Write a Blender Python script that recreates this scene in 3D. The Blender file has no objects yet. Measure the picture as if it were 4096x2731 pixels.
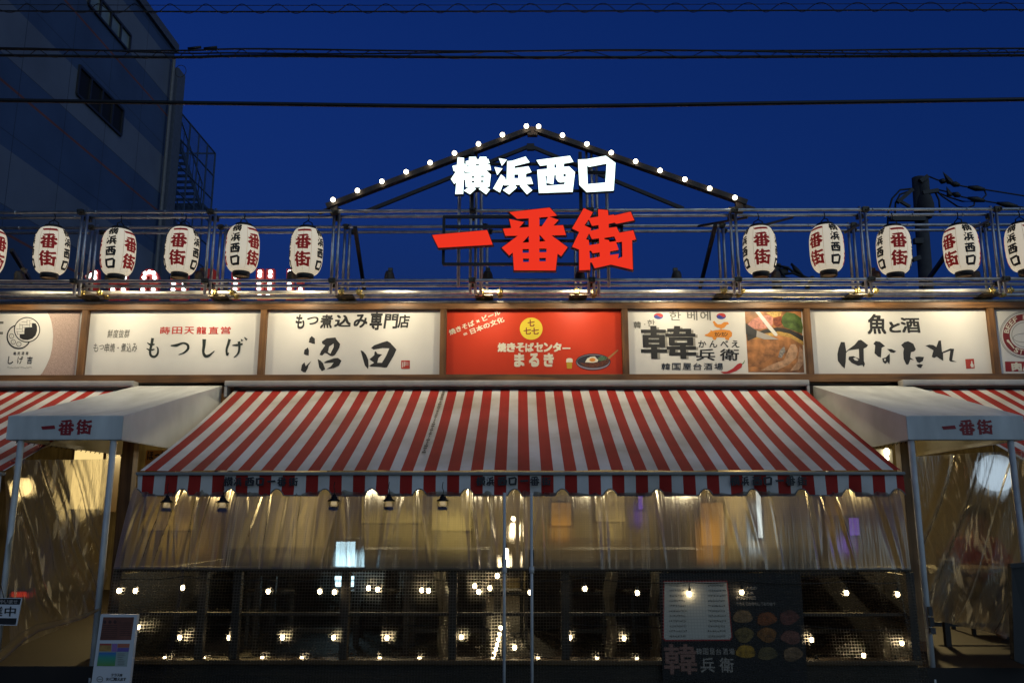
import bpy, math, random
from mathutils import Vector, Matrix, geometry
PI = math.pi
R_ = math.radians
random.seed(7)
scene = bpy.context.scene
COL = scene.collection

# ------------------------------------------------------------------ camera
F_PX = 3400.0                    # focal length in pixels of the 4096 wide photo
CAM = Vector((0.0, -8.5, 1.5))
PITCH, YAW = R_(11.5), R_(0.55)
cam_d = bpy.data.cameras.new('camera')
cam_d.sensor_width = 36.0
cam_d.lens = 36.0 * F_PX / 4096.0
cam_d.clip_start = 0.05
cam_d.clip_end = 600
cam = bpy.data.objects.new('camera', cam_d)
COL.objects.link(cam)
cam.location = CAM
ROT = Matrix.Rotation(YAW, 3, 'Z') @ Matrix.Rotation(PI / 2 + PITCH, 3, 'X')
cam.rotation_euler = ROT.to_euler()
scene.camera = cam

# ------------------------------------------------------------------ sky, dusk light, exposure
w = bpy.data.worlds.new('World')
scene.world = w
w.use_nodes = True
nt = w.node_tree
bg = nt.nodes['Background']
sky = nt.nodes.new('ShaderNodeTexSky')
sky.sky_type = 'NISHITA'
sky.sun_disc = False
sky.sun_elevation = R_(-2.0)
sky.sun_rotation = R_(145)
sky.ozone_density = 4.0
hs = nt.nodes.new('ShaderNodeMix')
hs.data_type = 'RGBA'
hs.blend_type = 'MULTIPLY'
hs.inputs[0].default_value = 1.0
hs.inputs[7].default_value = (0.19, 0.63, 1.0, 1)      # tungsten white balance of the photograph
nt.links.new(sky.outputs[0], hs.inputs[6])
nt.links.new(hs.outputs[2], bg.inputs[0])
bg.inputs[1].default_value = 1.0
sun_d = bpy.data.lights.new('dusk_sun', 'SUN')
sun_d.energy = 0.66
sun_d.angle = R_(100)
sun_d.color = (0.80, 1.0, 0.86)
sun = bpy.data.objects.new('dusk_sun', sun_d)
COL.objects.link(sun)
sun.rotation_euler = (R_(90 - 14), 0, R_(35))
scene.view_settings.view_transform = 'Standard'
scene.view_settings.look = 'None'
scene.view_settings.exposure = 0.0
scene.view_settings.gamma = 1.0
scene.render.engine = 'CYCLES'
cy = scene.cycles
cy.use_denoising = True
cy.sample_clamp_indirect = 4.0
cy.max_bounces = 10
cy.transparent_max_bounces = 24
cy.caustics_reflective = False
cy.caustics_refractive = False

# ------------------------------------------------------------------ photo pixel -> point on a plane of the place
def ray(x, y):
    d = ROT @ Vector(((x - 2048.0) / F_PX, (1365.5 - y) / F_PX, -1.0))
    return d
def at(x, y, Y):
    d = ray(x, y)
    return CAM + d * ((Y - CAM.y) / d.y)
def atx(x, y, X):
    d = ray(x, y)
    return CAM + d * ((X - CAM.x) / d.x)
def atz(x, y, Z):
    d = ray(x, y)
    return CAM + d * ((Z - CAM.z) / d.z)
def reg(ox, oy, s):
    return lambda x, y: (ox + x / s, oy + y / s)
V2 = reg(0, 0, 2352 / 4096.0)         # readings taken on the 2352 px wide view

# ------------------------------------------------------------------ materials
MATS = {}
def mat(name, color=(.5, .5, .5), rough=.6, metal=0.0, spec=.5, em=None, es=0.0, noise=0.0, nscale=8.0, bump=0.0, bscale=60.0, stretch=(1, 1, 1)):
    if name in MATS: return MATS[name]
    m = bpy.data.materials.new(name); m.use_nodes = True
    n = m.node_tree.nodes; l = m.node_tree.links
    b = n['Principled BSDF']
    b.inputs['Base Color'].default_value = (*color, 1)
    b.inputs['Roughness'].default_value = rough
    b.inputs['Metallic'].default_value = metal
    b.inputs['Specular IOR Level'].default_value = spec
    if em:
        b.inputs['Emission Color'].default_value = (*em, 1)
        b.inputs['Emission Strength'].default_value = es
    if noise or bump:
        tc = n.new('ShaderNodeTexCoord'); mp = n.new('ShaderNodeMapping')
        mp.inputs['Scale'].default_value = stretch
        l.new(tc.outputs['Object'], mp.inputs[0])
    if noise:
        nz = n.new('ShaderNodeTexNoise'); nz.inputs['Scale'].default_value = nscale; nz.inputs['Detail'].default_value = 6
        l.new(mp.outputs[0], nz.inputs['Vector'])
        rp = n.new('ShaderNodeValToRGB')
        rp.color_ramp.elements[0].position = .3; rp.color_ramp.elements[1].position = .75
        rp.color_ramp.elements[0].color = (*[c * (1 - noise) for c in color], 1)
        rp.color_ramp.elements[1].color = (*[min(1, c * (1 + noise * .5)) for c in color], 1)
        l.new(nz.outputs[0], rp.inputs[0]); l.new(rp.outputs[0], b.inputs['Base Color'])
    if bump:
        nb = n.new('ShaderNodeTexNoise'); nb.inputs['Scale'].default_value = bscale; nb.inputs['Detail'].default_value = 4
        l.new(mp.outputs[0], nb.inputs['Vector'])
        bp = n.new('ShaderNodeBump'); bp.inputs['Strength'].default_value = bump; bp.inputs['Distance'].default_value = .01
        l.new(nb.outputs[0], bp.inputs['Height']); l.new(bp.outputs[0], b.inputs['Normal'])
    MATS[name] = m
    return m
def glow(name, color, s):
    if name in MATS: return MATS[name]
    m = bpy.data.materials.new(name); m.use_nodes = True
    n = m.node_tree.nodes; l = m.node_tree.links
    n.remove(n['Principled BSDF'])
    e = n.new('ShaderNodeEmission'); e.inputs[0].default_value = (*color, 1); e.inputs[1].default_value = s
    l.new(e.outputs[0], n['Material Output'].inputs[0])
    MATS[name] = m
    return m
def wood(name, c0, c1, axis, rough=.55):
    m = mat(name, c0, rough)
    n = m.node_tree.nodes; l = m.node_tree.links; b = n['Principled BSDF']
    tc = n.new('ShaderNodeTexCoord'); mp = n.new('ShaderNodeMapping')
    s = [14, 14, 14]; s[axis] = 0.9
    mp.inputs['Scale'].default_value = s
    l.new(tc.outputs['Object'], mp.inputs[0])
    nz = n.new('ShaderNodeTexNoise'); nz.inputs['Scale'].default_value = 1.6; nz.inputs['Detail'].default_value = 8; nz.inputs['Distortion'].default_value = .6
    l.new(mp.outputs[0], nz.inputs['Vector'])
    rp = n.new('ShaderNodeValToRGB')
    rp.color_ramp.elements[0].position = .33; rp.color_ramp.elements[1].position = .68
    rp.color_ramp.elements[0].color = (*c0, 1); rp.color_ramp.elements[1].color = (*c1, 1)
    l.new(nz.outputs[0], rp.inputs[0])
    kn = n.new('ShaderNodeTexNoise'); kn.inputs['Scale'].default_value = 2.3
    l.new(tc.outputs['Object'], kn.inputs['Vector'])
    k2 = n.new('ShaderNodeValToRGB'); k2.color_ramp.elements[0].position = .30; k2.color_ramp.elements[1].position = .55
    k2.color_ramp.elements[0].color = (.45, .42, .40, 1)
    l.new(kn.outputs[0], k2.inputs[0])
    mx = n.new('ShaderNodeMix'); mx.data_type = 'RGBA'; mx.blend_type = 'MULTIPLY'; mx.inputs[0].default_value = 1
    l.new(rp.outputs[0], mx.inputs[6]); l.new(k2.outputs[0], mx.inputs[7])
    l.new(mx.outputs[2], b.inputs['Base Color'])
    bp = n.new('ShaderNodeBump'); bp.inputs['Strength'].default_value = .35; bp.inputs['Distance'].default_value = .004
    l.new(nz.outputs[0], bp.inputs['Height']); l.new(bp.outputs[0], b.inputs['Normal'])
    return m
def stripes(name, red, white, pitch, duty, x0):
    m = mat(name, white, .75, spec=.25)
    n = m.node_tree.nodes; l = m.node_tree.links; b = n['Principled BSDF']
    tc = n.new('ShaderNodeTexCoord'); sx = n.new('ShaderNodeSeparateXYZ'); l.new(tc.outputs['Object'], sx.inputs[0])
    def mth(op, a, v):
        q = n.new('ShaderNodeMath'); q.operation = op; l.new(a, q.inputs[0]); q.inputs[1].default_value = v; return q.outputs[0]
    f = mth('FRACT', mth('DIVIDE', mth('SUBTRACT', sx.outputs[0], x0), pitch), 0)
    k = mth('LESS_THAN', f, duty)
    nz = n.new('ShaderNodeTexNoise'); nz.inputs['Scale'].default_value = 1.7; nz.inputs['Detail'].default_value = 7
    l.new(tc.outputs['Object'], nz.inputs['Vector'])
    rp = n.new('ShaderNodeValToRGB'); rp.color_ramp.elements[0].position = .34; rp.color_ramp.elements[1].position = .62
    rp.color_ramp.elements[0].color = (.66, .62, .55, 1)
    l.new(nz.outputs[0], rp.inputs[0])
    mx = n.new('ShaderNodeMix'); mx.data_type = 'RGBA'; l.new(k, mx.inputs[0])
    mx.inputs[6].default_value = (*white, 1); mx.inputs[7].default_value = (*red, 1)
    m2 = n.new('ShaderNodeMix'); m2.data_type = 'RGBA'; m2.blend_type = 'MULTIPLY'; m2.inputs[0].default_value = 1
    l.new(mx.outputs[2], m2.inputs[6]); l.new(rp.outputs[0], m2.inputs[7])
    l.new(m2.outputs[2], b.inputs['Base Color'])
    return m
def vinyl(name, milk=.12, blur=None, grid=.016, gloss=.5, tint=(.96, .93, .85), crinkle=.5, cs=(30, 30, 3), vis=.5, rough=.14, streak=.3, ss=(48, 1.1, 1), lo=.56, hi=.66, trans=.6, scatter=None, clear=.42):
    """clear reinforced plastic sheet: see-through, woven threads, glossy crinkles"""
    m = bpy.data.materials.new(name); m.use_nodes = True
    n = m.node_tree.nodes; l = m.node_tree.links
    n.remove(n['Principled BSDF'])
    def mth(op, a, bv):
        q = n.new('ShaderNodeMath'); q.operation = op
        l.new(a, q.inputs[0])
        if isinstance(bv, (int, float)): q.inputs[1].default_value = bv
        else: l.new(bv, q.inputs[1])
        return q.outputs[0]
    uv = n.new('ShaderNodeTexCoord')
    sx = n.new('ShaderNodeSeparateXYZ'); l.new(uv.outputs['UV'], sx.inputs[0])
    def lines(o, d): return mth('LESS_THAN', mth('FRACT', mth('DIVIDE', o, grid), 0), d)
    th = mth('MAXIMUM', lines(sx.outputs[0], .16), lines(sx.outputs[1], .22))
    mp = n.new('ShaderNodeMapping'); mp.inputs['Scale'].default_value = cs
    l.new(uv.outputs['UV'], mp.inputs[0])
    nz = n.new('ShaderNodeTexNoise'); nz.inputs['Scale'].default_value = 1.0; nz.inputs['Detail'].default_value = 5; nz.inputs['Distortion'].default_value = .4
    l.new(mp.outputs[0], nz.inputs['Vector'])
    bp = n.new('ShaderNodeBump'); bp.inputs['Strength'].default_value = crinkle; bp.inputs['Distance'].default_value = .02
    l.new(nz.outputs[0], bp.inputs['Height'])
    mk = mth('ADD', mth('MULTIPLY', th, vis), milk)
    mp2 = n.new('ShaderNodeMapping'); mp2.inputs['Scale'].default_value = ss
    l.new(uv.outputs['UV'], mp2.inputs[0])
    n2 = n.new('ShaderNodeTexNoise'); n2.inputs['Scale'].default_value = 1.0; n2.inputs['Detail'].default_value = 3; n2.inputs['Distortion'].default_value = .35
    l.new(mp2.outputs[0], n2.inputs['Vector'])
    st = n.new('ShaderNodeValToRGB'); st.color_ramp.elements[0].position = lo; st.color_ramp.elements[1].position = hi
    st.color_ramp.elements[0].color = (0, 0, 0, 1); st.color_ramp.elements[1].color = (1, 1, 1, 1)
    l.new(n2.outputs[0], st.inputs[0])
    mk = mth('MINIMUM', mth('ADD', mk, mth('MULTIPLY', st.outputs[0], mth('ADD', mth('MULTIPLY', th, streak), streak * .5))), .9)  # milky streaks painted in where folds would show bright highlights
    if blur:
        t = n.new('ShaderNodeBsdfRefraction'); t.inputs['Roughness'].default_value = blur[0]; t.inputs['IOR'].default_value = blur[1]; l.new(bp.outputs[0], t.inputs['Normal'])
    else:
        t = n.new('ShaderNodeBsdfTransparent')
    t.inputs[0].default_value = (*tint, 1)
    if blur:
        tt = n.new('ShaderNodeBsdfTransparent'); tt.inputs[0].default_value = (*tint, 1)
        tm = n.new('ShaderNodeMixShader'); tm.inputs[0].default_value = clear
        l.new(t.outputs[0], tm.inputs[1]); l.new(tt.outputs[0], tm.inputs[2]); t = tm
    d = n.new('ShaderNodeBsdfDiffuse'); d.inputs[0].default_value = (.72, .62, .46, 1)
    if scatter:
        tl = n.new('ShaderNodeBsdfRefraction'); tl.inputs['Roughness'].default_value = scatter[0]; tl.inputs['IOR'].default_value = scatter[1]; tl.inputs[0].default_value = (1, .95, .85, 1)
    else:
        tl = n.new('ShaderNodeBsdfTranslucent'); tl.inputs[0].default_value = (.8, .78, .72, 1)
    dm = n.new('ShaderNodeMixShader'); dm.inputs[0].default_value = trans
    l.new(d.outputs[0], dm.inputs[1]); l.new(tl.outputs[0], dm.inputs[2])
    m1 = n.new('ShaderNodeMixShader'); l.new(mk, m1.inputs[0]); l.new(t.outputs[0], m1.inputs[1]); l.new(dm.outputs[0], m1.inputs[2])
    g = n.new('ShaderNodeBsdfGlossy'); g.inputs['Roughness'].default_value = rough; l.new(bp.outputs[0], g.inputs['Normal'])
    lw = n.new('ShaderNodeLayerWeight'); lw.inputs[0].default_value = .35; l.new(bp.outputs[0], lw.inputs['Normal'])
    fr = mth('MINIMUM', mth('MULTIPLY', lw.outputs['Fresnel'], gloss), .6)
    m2 = n.new('ShaderNodeMixShader'); l.new(fr, m2.inputs[0]); l.new(m1.outputs[0], m2.inputs[1]); l.new(g.outputs[0], m2.inputs[2])
    l.new(m2.outputs[0], n['Material Output'].inputs[0])
    MATS[name] = m
    return m

# ------------------------------------------------------------------ mesh building
ORG = {}
class MB:
    def __init__(s): s.v = []; s.f = []; s.uv = None
    def add(s, vs, fs):
        o = len(s.v); s.v += [Vector(a) for a in vs]; s.f += [tuple(i + o for i in f) for f in fs]; return s
    def box(s, a, b):
        x0, y0, z0 = [min(a[i], b[i]) for i in range(3)]; x1, y1, z1 = [max(a[i], b[i]) for i in range(3)]
        return s.add([(x0, y0, z0), (x1, y0, z0), (x1, y1, z0), (x0, y1, z0), (x0, y0, z1), (x1, y0, z1), (x1, y1, z1), (x0, y1, z1)],
                     [(0, 3, 2, 1), (4, 5, 6, 7), (0, 1, 5, 4), (1, 2, 6, 5), (2, 3, 7, 6), (3, 0, 4, 7)])
    def bbox(s, a, b, e=.004):
        """box with bevelled edges"""
        import bmesh
        bm = bmesh.new(); bmesh.ops.create_cube(bm, size=1.0)
        c = [(a[i] + b[i]) / 2 for i in range(3)]; d = [abs(b[i] - a[i]) for i in range(3)]
        for v in bm.verts: v.co = Vector([c[i] + v.co[i] * d[i] for i in range(3)])
        bmesh.ops.bevel(bm, geom=bm.edges[:], offset=min(e, min(d) * .4), segments=2, affect='EDGES', profile=.7)
        bm.verts.index_update()
        s.add([v.co.copy() for v in bm.verts], [[v.index for v in f.verts] for f in bm.faces]); bm.free(); return s
    def bar(s, p, q, wd, h=None, up=(0, 0, 1)):
        h = h or wd; p = Vector(p); q = Vector(q); d = (q - p).normalized(); u = Vector(up)
        if abs(d.dot(u)) > .95: u = Vector((1, 0, 0))
        a = d.cross(u).normalized() * wd / 2; b = a.cross(d).normalized() * h / 2
        vs = [p - a - b, p + a - b, p + a + b, p - a + b, q - a - b, q + a - b, q + a + b, q - a + b]
        return s.add(vs, [(0, 3, 2, 1), (4, 5, 6, 7), (0, 1, 5, 4), (1, 2, 6, 5), (2, 3, 7, 6), (3, 0, 4, 7)])
    def tube(s, pts, r, n=8, cap=True):
        pts = [Vector(p) for p in pts]; rs = r if isinstance(r, (list, tuple)) else [r] * len(pts)
        o = len(s.v); ref = None
        for i, p in enumerate(pts):
            d = (pts[min(i + 1, len(pts) - 1)] - pts[max(i - 1, 0)]).normalized()
            if ref is None: ref = Vector((0, 0, 1)) if abs(d.z) < .9 else Vector((1, 0, 0))
            a = d.cross(ref)
            if a.length < 1e-4: a = d.cross(Vector((0, 1, 0)))
            a.normalize(); b = d.cross(a).normalized(); ref = a.cross(d).normalized() if False else ref
            for k in range(n):
                t = 2 * PI * k / n
                s.v.append(p + (a * math.cos(t) + b * math.sin(t)) * rs[i])
        for i in range(len(pts) - 1):
            for k in range(n):
                s.f.append((o + i * n + k, o + i * n + (k + 1) % n, o + (i + 1) * n + (k + 1) % n, o + (i + 1) * n + k))
        if cap:
            s.f.append(tuple(o + k for k in range(n))[::-1]); e = o + (len(pts) - 1) * n; s.f.append(tuple(e + k for k in range(n)))
        return s
    def lathe(s, prof, c=(0, 0, 0), n=24, axis=None):
        o = len(s.v); c = Vector(c)
        M = Matrix.Identity(3) if axis is None else Vector((0, 0, 1)).rotation_difference(Vector(axis)).to_matrix()
        for r, z in prof:
            for k in range(n):
                t = 2 * PI * k / n; s.v.append(c + M @ Vector((r * math.cos(t), r * math.sin(t), z)))
        for i in range(len(prof) - 1):
            for k in range(n):
                s.f.append((o + i * n + k, o + i * n + (k + 1) % n, o + (i + 1) * n + (k + 1) % n, o + (i + 1) * n + k))
        if prof[0][0] > 1e-5: s.f.append(tuple(o + k for k in range(n))[::-1])
        if prof[-1][0] > 1e-5: e = o + (len(prof) - 1) * n; s.f.append(tuple(e + k for k in range(n)))
        return s
    def ball(s, c, r, n=10, m=7, sq=1.0):
        return s.lathe([(max(1e-6, r * math.sin(PI * i / m)), -r * sq * math.cos(PI * i / m)) for i in range(m + 1)], c, n)
    def grid(s, fn, nu, nv, uvs=None):
        o = len(s.v)
        for j in range(nv + 1):
            for i in range(nu + 1): s.v.append(Vector(fn(i / nu, j / nv)))
        fs = [(o + j * (nu + 1) + i, o + j * (nu + 1) + i + 1, o + (j + 1) * (nu + 1) + i + 1, o + (j + 1) * (nu + 1) + i) for j in range(nv) for i in range(nu)]
        s.f += fs
        if uvs: s.uv = [(i / nu * uvs[0], j / nv * uvs[1]) for j in range(nv + 1) for i in range(nu + 1)]
        return s
    def tris(s, vs, ts): return s.add(vs, ts)
    def build(s, name, m, parent=None, smooth=False, local=False):
        me = bpy.data.meshes.new(name)
        o = bpy.data.objects.new(name, me); COL.objects.link(o)
        org = Vector((0, 0, 0))
        if parent is not None:
            o.parent = parent; org = ORG.get(parent.name, org)
        ORG[o.name] = org
        me.from_pydata([v if local else v - org for v in s.v], [], s.f)
        if s.uv:
            ul = me.uv_layers.new(name='UVMap')
            for lp in me.loops: ul.data[lp.index].uv = s.uv[lp.vertex_index]
        if m: me.materials.append(m)
        if smooth:
            for p in me.polygons: p.use_smooth = True
        me.update()
        return o
def tag(o, label=None, cat=None, group=None, kind=None):
    if label: o['label'] = label
    if cat: o['category'] = cat
    if group: o['group'] = group
    if kind: o['kind'] = kind
    return o
def thing(name, label, cat, loc=(0, 0, 0), group=None, rz=0.0):
    o = bpy.data.objects.new(name, None); COL.objects.link(o)
    o.empty_display_size = .1
    o.location = Vector(loc); o.rotation_euler = (0, 0, rz)
    ORG[o.name] = Vector(loc)
    return tag(o, label, cat, group)
def kids(o): return [c for c in bpy.data.objects if c.parent == o]
def dup(o, loc, label, rz=None):
    tree = [(o, None)]
    out = {}
    def rec(src, par):
        c = src.copy(); COL.objects.link(c); c.parent = par
        for ch in kids_of.get(src.name, []): rec(ch, c)
        return c
    kids_of = {}
    for q in bpy.data.objects:
        if q.parent: kids_of.setdefault(q.parent.name, []).append(q)
    c = rec(o, None)
    c.location = Vector(loc); ORG[c.name] = Vector(loc)
    if rz is not None: c.rotation_euler = (0, 0, rz)
    c['label'] = label
    return c

# ------------------------------------------------------------------ flat shapes with holes, lettering
def area(p): return sum(p[i][0] * p[(i + 1) % len(p)][1] - p[(i + 1) % len(p)][0] * p[i][1] for i in range(len(p))) / 2
def wind(pt, loops):
    x, y = pt; k = 0
    for lp in loops:
        for i in range(len(lp)):
            (x0, y0), (x1, y1) = lp[i], lp[(i + 1) % len(lp)]
            if (y0 <= y) != (y1 <= y):
                t = x0 + (y - y0) * (x1 - x0) / (y1 - y0)
                if t > x: k += 1 if y1 > y0 else -1
    return k
def fill(outers, holes=()):
    """triangulate a union of outlines minus holes -> (2d verts, tris)"""
    loops = [list(p) if area(p) > 0 else list(p)[::-1] for p in outers] + [list(p)[::-1] if area(p) > 0 else list(p) for p in holes]
    vs, es = [], []
    for lp in loops:
        o = len(vs); vs += [Vector(p) for p in lp]; es += [(o + i, o + (i + 1) % len(lp)) for i in range(len(lp))]
    r = geometry.delaunay_2d_cdt(vs, es, [], 0, 1e-7)
    pv = [(v.x, v.y) for v in r[0]]; out = []
    for f in r[2]:
        c = (sum(pv[i][0] for i in f) / len(f), sum(pv[i][1] for i in f) / len(f))
        if wind(c, loops) != 0: out.append(tuple(f))
    return pv, out
def refine(pv, ts, mx):
    """split triangles until no edge is longer than mx"""
    pv = list(pv); work = list(ts); out = []
    mid = {}
    def m(a, b):
        k = (min(a, b), max(a, b))
        if k not in mid: pv.append(((pv[a][0] + pv[b][0]) / 2, (pv[a][1] + pv[b][1]) / 2)); mid[k] = len(pv) - 1
        return mid[k]
    def L(a, b): return math.hypot(pv[a][0] - pv[b][0], pv[a][1] - pv[b][1])
    while work:
        a, b, c = work.pop()
        e = [(L(a, b), a, b, c), (L(b, c), b, c, a), (L(c, a), c, a, b)]; e.sort(reverse=True)
        if e[0][0] > mx:
            _, p, q, r = e[0]; k = m(p, q); work += [(p, k, r), (k, q, r)]
        else: out.append((a, b, c))
    return pv, out
G = {}
def glyph(ch, outers, holes=()):
    xs = [p[0] for o in outers for p in o]; ys = [p[1] for o in outers for p in o]
    x0, x1, y0, y1 = min(xs), max(xs), min(ys), max(ys)
    nm = lambda pl: [((p[0] - x0) / (x1 - x0), (y1 - p[1]) / (y1 - y0)) for p in pl]
    G[ch] = ([nm(o) for o in outers], [nm(h) for h in holes], fill([nm(o) for o in outers], [nm(h) for h in holes]))
def sq(x0, y0, x1, y1): return [(x0, y0), (x1, y0), (x1, y1), (x0, y1)]
glyph('横', [[(262,135),(425,152),(430,308),(478,315),(470,240),(555,215),(560,125),(740,125),(755,190),(820,185),(840,125),(1010,125),(1020,180),(1065,185),(1100,290),(1000,318),(1105,330),(1135,470),(880,495),(1020,492),(1130,590),(1095,905),(1000,905),(1110,975),(1010,1100),(820,960),(870,915),(710,915),(740,965),(590,1095),(432,1000),(555,920),(480,910),(466,725),(428,712),(415,1085),(212,1090),(232,775),(182,830),(92,700),(215,515),(160,490),(125,360),(245,335)]],
      [sq(735,318,822,358), sq(630,630,705,675), sq(875,615,950,655), sq(630,755,705,800), sq(870,740,945,785), [(505,345),(555,350),(553,372),(512,375)], [(432,480),(472,525),(692,512),(692,532),(470,550),(432,545)]])
glyph('浜', [[(1340,155),(1550,195),(1420,355)], [(1225,385),(1435,425),(1300,595)],
      [(1560,235),(1690,225),(2040,115),(2150,265),(1750,365),(1750,420),(2120,370),(2195,520),(2050,565),(2050,655),(2175,650),(2235,825),(2055,840),(2215,985),(2075,1095),(1890,880),(1935,850),(1755,850),(1815,915),(1610,1095),(1450,985),(1640,855),(1480,860),(1455,830),(1370,1045),(1195,940),(1400,580),(1500,660),(1515,710),(1545,710)]], [sq(1745,580,1855,680)])
glyph('西', [[(105,205),(985,95),(1075,255),(820,300),(820,385),(960,375),(1110,525),(1040,1035),(165,1060),(125,460),(385,435),(385,335),(200,355)]],
      [sq(573,318,624,410), [(335,620),(380,618),(365,800),(540,835),(570,600),(612,595),(612,690),(660,765),(720,790),(845,780),(830,840),(360,875)], sq(806,570,870,637)])
glyph('口', [[(1200,195),(1430,185),(1930,100),(2175,285),(2110,995),(1410,1035),(1225,850)]], [[(1430,360),(1490,385),(1945,300),(1900,790),(1440,830)]])
glyph('一', [[(35,505),(960,425),(1055,670),(145,720)]])
glyph('番', [[(1330,120),(2015,45),(2140,180),(2010,200),(2165,255),(2075,350),(2240,345),(2285,510),(2040,515),(2310,715),(2200,865),(2140,820),(2105,1100),(1410,1095),(1390,800),(1330,850),(1205,720),(1475,520),(1265,520),(1225,400),(1365,390),(1330,235),(1580,290),(1495,385),(1660,375),(1660,225),(1465,235)]],
      [[(1840,212),(1990,203),(1880,362),(1840,362)], [(1660,520),(1660,632),(1552,635)], [(1840,500),(1940,612),(1840,620)], sq(1555,743,1660,805), sq(1835,735,1955,797), sq(1562,901,1660,958), sq(1835,892,1943,948)])
glyph('街', [[(430,75),(635,165),(560,295),(755,265),(755,100),(975,120),(985,240),(1105,220),(1120,240),(1490,155),(1565,350),(1155,430),(1120,400),(985,430),(985,520),(1160,500),(1225,630),(1535,575),(1590,780),(1500,800),(1500,1450),(1015,1335),(650,1415),(590,1290),(550,1290),(550,1450),(305,1460),(310,1000),(155,940),(320,610),(160,530)]],
      [[(540,330),(610,475),(755,455),(760,540),(570,585),(590,530),(440,460)], [(540,640),(600,770),(760,750),(765,870),(540,905),(530,790),(470,775)], [(880,745),(1105,710),(1145,815),(995,835),(980,790),(880,775)], [(1145,845),(1275,830),(1275,1160),(1175,1205),(1195,1100),(1000,1125),(1000,1045),(1195,1010)], [(540,1030),(580,1030),(610,1085),(770,1065),(770,1160),(550,1200)]])
def put_glyph(mb, ch, fn):
    pv, ts = G[ch][2]
    return mb.tris([fn(u, v) for u, v in pv], ts)
def lerp(a, b, t): return a + (b - a) * t
def on_plane(x0, y0, x1, y1, Y):
    """unit square -> the photo rectangle laid on the plane at depth Y"""
    a = at((x0 + x1) / 2, y1, Y); b = at((x0 + x1) / 2, y0, Y)
    xl = at(x0, (y0 + y1) / 2, Y).x; xr = at(x1, (y0 + y1) / 2, Y).x
    return lambda u, v: Vector((lerp(xl, xr, u), Y, lerp(a.z, b.z, v)))
TXT = {}
def font_mesh(s):
    if s in TXT: return TXT[s]
    c = bpy.data.curves.new('lettering', 'FONT'); c.body = s
    o = bpy.data.objects.new('lettering', c); COL.objects.link(o)
    dg = bpy.context.evaluated_depsgraph_get()
    me = bpy.data.meshes.new_from_object(o.evaluated_get(dg))
    bpy.data.objects.remove(o); bpy.data.curves.remove(c)
    v = [(p.co.x, p.co.y) for p in me.vertices]; f = [tuple(p.vertices) for p in me.polygons]
    bpy.data.meshes.remove(me)
    x0 = min(p[0] for p in v); x1 = max(p[0] for p in v); y0 = min(p[1] for p in v); y1 = max(p[1] for p in v)
    TXT[s] = ([((p[0] - x0) / (x1 - x0), (p[1] - y0) / max(1e-6, y1 - y0)) for p in v], f, (x1 - x0), (y1 - y0))
    return TXT[s]
def put_text(mb, s, fn, bold=0.0, asp=1.0, shear=0.0, back=Vector((0, -.0003, 0))):
    """fn maps the unit square to 3d; bold in units of the line height"""
    v, f, W, H = font_mesh(s)
    bw = bold * H / W
    sh = [(0, 0)] if not bold else [(0, 0), (bw, 0), (0, bold), (bw, bold), (bw / 2, bold / 2)]
    for k, (dx, dy) in enumerate(sh):
        mb.tris([fn((u - bw / 2 + dx) + shear * (q - .5), q - bold / 2 + dy) + back * k for u, q in v], f)
    return mb
def put_cells(mb, s, fn, fillw=.85, bold=0.0, shear=0.0):
    """every character in its own cell, so the line keeps the photograph's letter spacing"""
    n = len(s)
    wch = fillw / (n - 1 + fillw); step = (1 - wch) / max(1, n - 1)
    for i, ch in enumerate(s):
        if ch == ' ': continue
        if ch == '・':
            put_text(mb, ch, lambda u, v: fn(i * step + (.38 + .24 * u) * wch, .38 + v * .18)); continue
        lo = .0 if ch not in 'つー' else .28; hi = 1.0 if ch not in 'つー' else (.80 if ch == 'つ' else .45)
        put_text(mb, ch, lambda u, v: fn(i * step + u * wch, lo + v * (hi - lo)), bold, shear=shear)
    return mb
def put_poly(mb, fn, outers, holes=()):
    pv, ts = fill(outers, holes)
    return mb.tris([fn(u, v) for u, v in pv], ts)
def ell(cx, cy, rx, ry, n=28, a0=0, a1=2 * PI): return [(cx + rx * math.cos(a0 + (a1 - a0) * i / n), cy + ry * math.sin(a0 + (a1 - a0) * i / n)) for i in range(n)]
def px_plane(rg, Y):
    """readings in a zoomed view -> point on the plane at depth Y"""
    def f(x, y):
        sx, sy = rg(x, y); return at(sx, sy, Y)
    return f
def brush(pts, ws):
    """outline of a brush stroke: centre points with widths"""
    L, Rr = [], []
    for i, p in enumerate(pts):
        a = pts[max(0, i - 1)]; b = pts[min(len(pts) - 1, i + 1)]
        d = (b[0] - a[0], b[1] - a[1]); k = math.hypot(*d) or 1
        nx, ny = -d[1] / k * ws[i] / 2, d[0] / k * ws[i] / 2
        L.append((p[0] + nx, p[1] + ny)); Rr.append((p[0] - nx, p[1] - ny))
    return L + Rr[::-1]
# ------------------------------------------------------------------ shared materials
STEEL = mat('galvanised_steel', (.62, .63, .64), .36, .9, noise=.30, nscale=14)
LIT_STEEL = mat('lamplit_galvanised_steel', (.82, .79, .72), .44, .95, noise=.30, nscale=14)  # paler, warmer copy of the steel that boosts the lamp highlights
DARKSTEEL = mat('dark_painted_steel', (.035, .034, .036), .5, .3, noise=.3)
RUSTSTEEL = mat('brown_painted_steel', (.10, .065, .045), .5, .2, noise=.5, nscale=10)
BRASS = mat('zinc_passivated_clamp', (.62, .47, .16), .28, .95, noise=.4, nscale=40)
BLACK = mat('black_rubber', (.008, .008, .009), .55, noise=.2)
TIMBER_H = wood('stained_timber', (.085, .036, .010), (.25, .115, .035), 0)
TIMBER_V = wood('stained_timber_upright', (.085, .036, .010), (.25, .115, .035), 2)
BOARD = mat('white_sign_board', (.74, .72, .68), .45, spec=.3, noise=.06, nscale=3)
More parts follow.
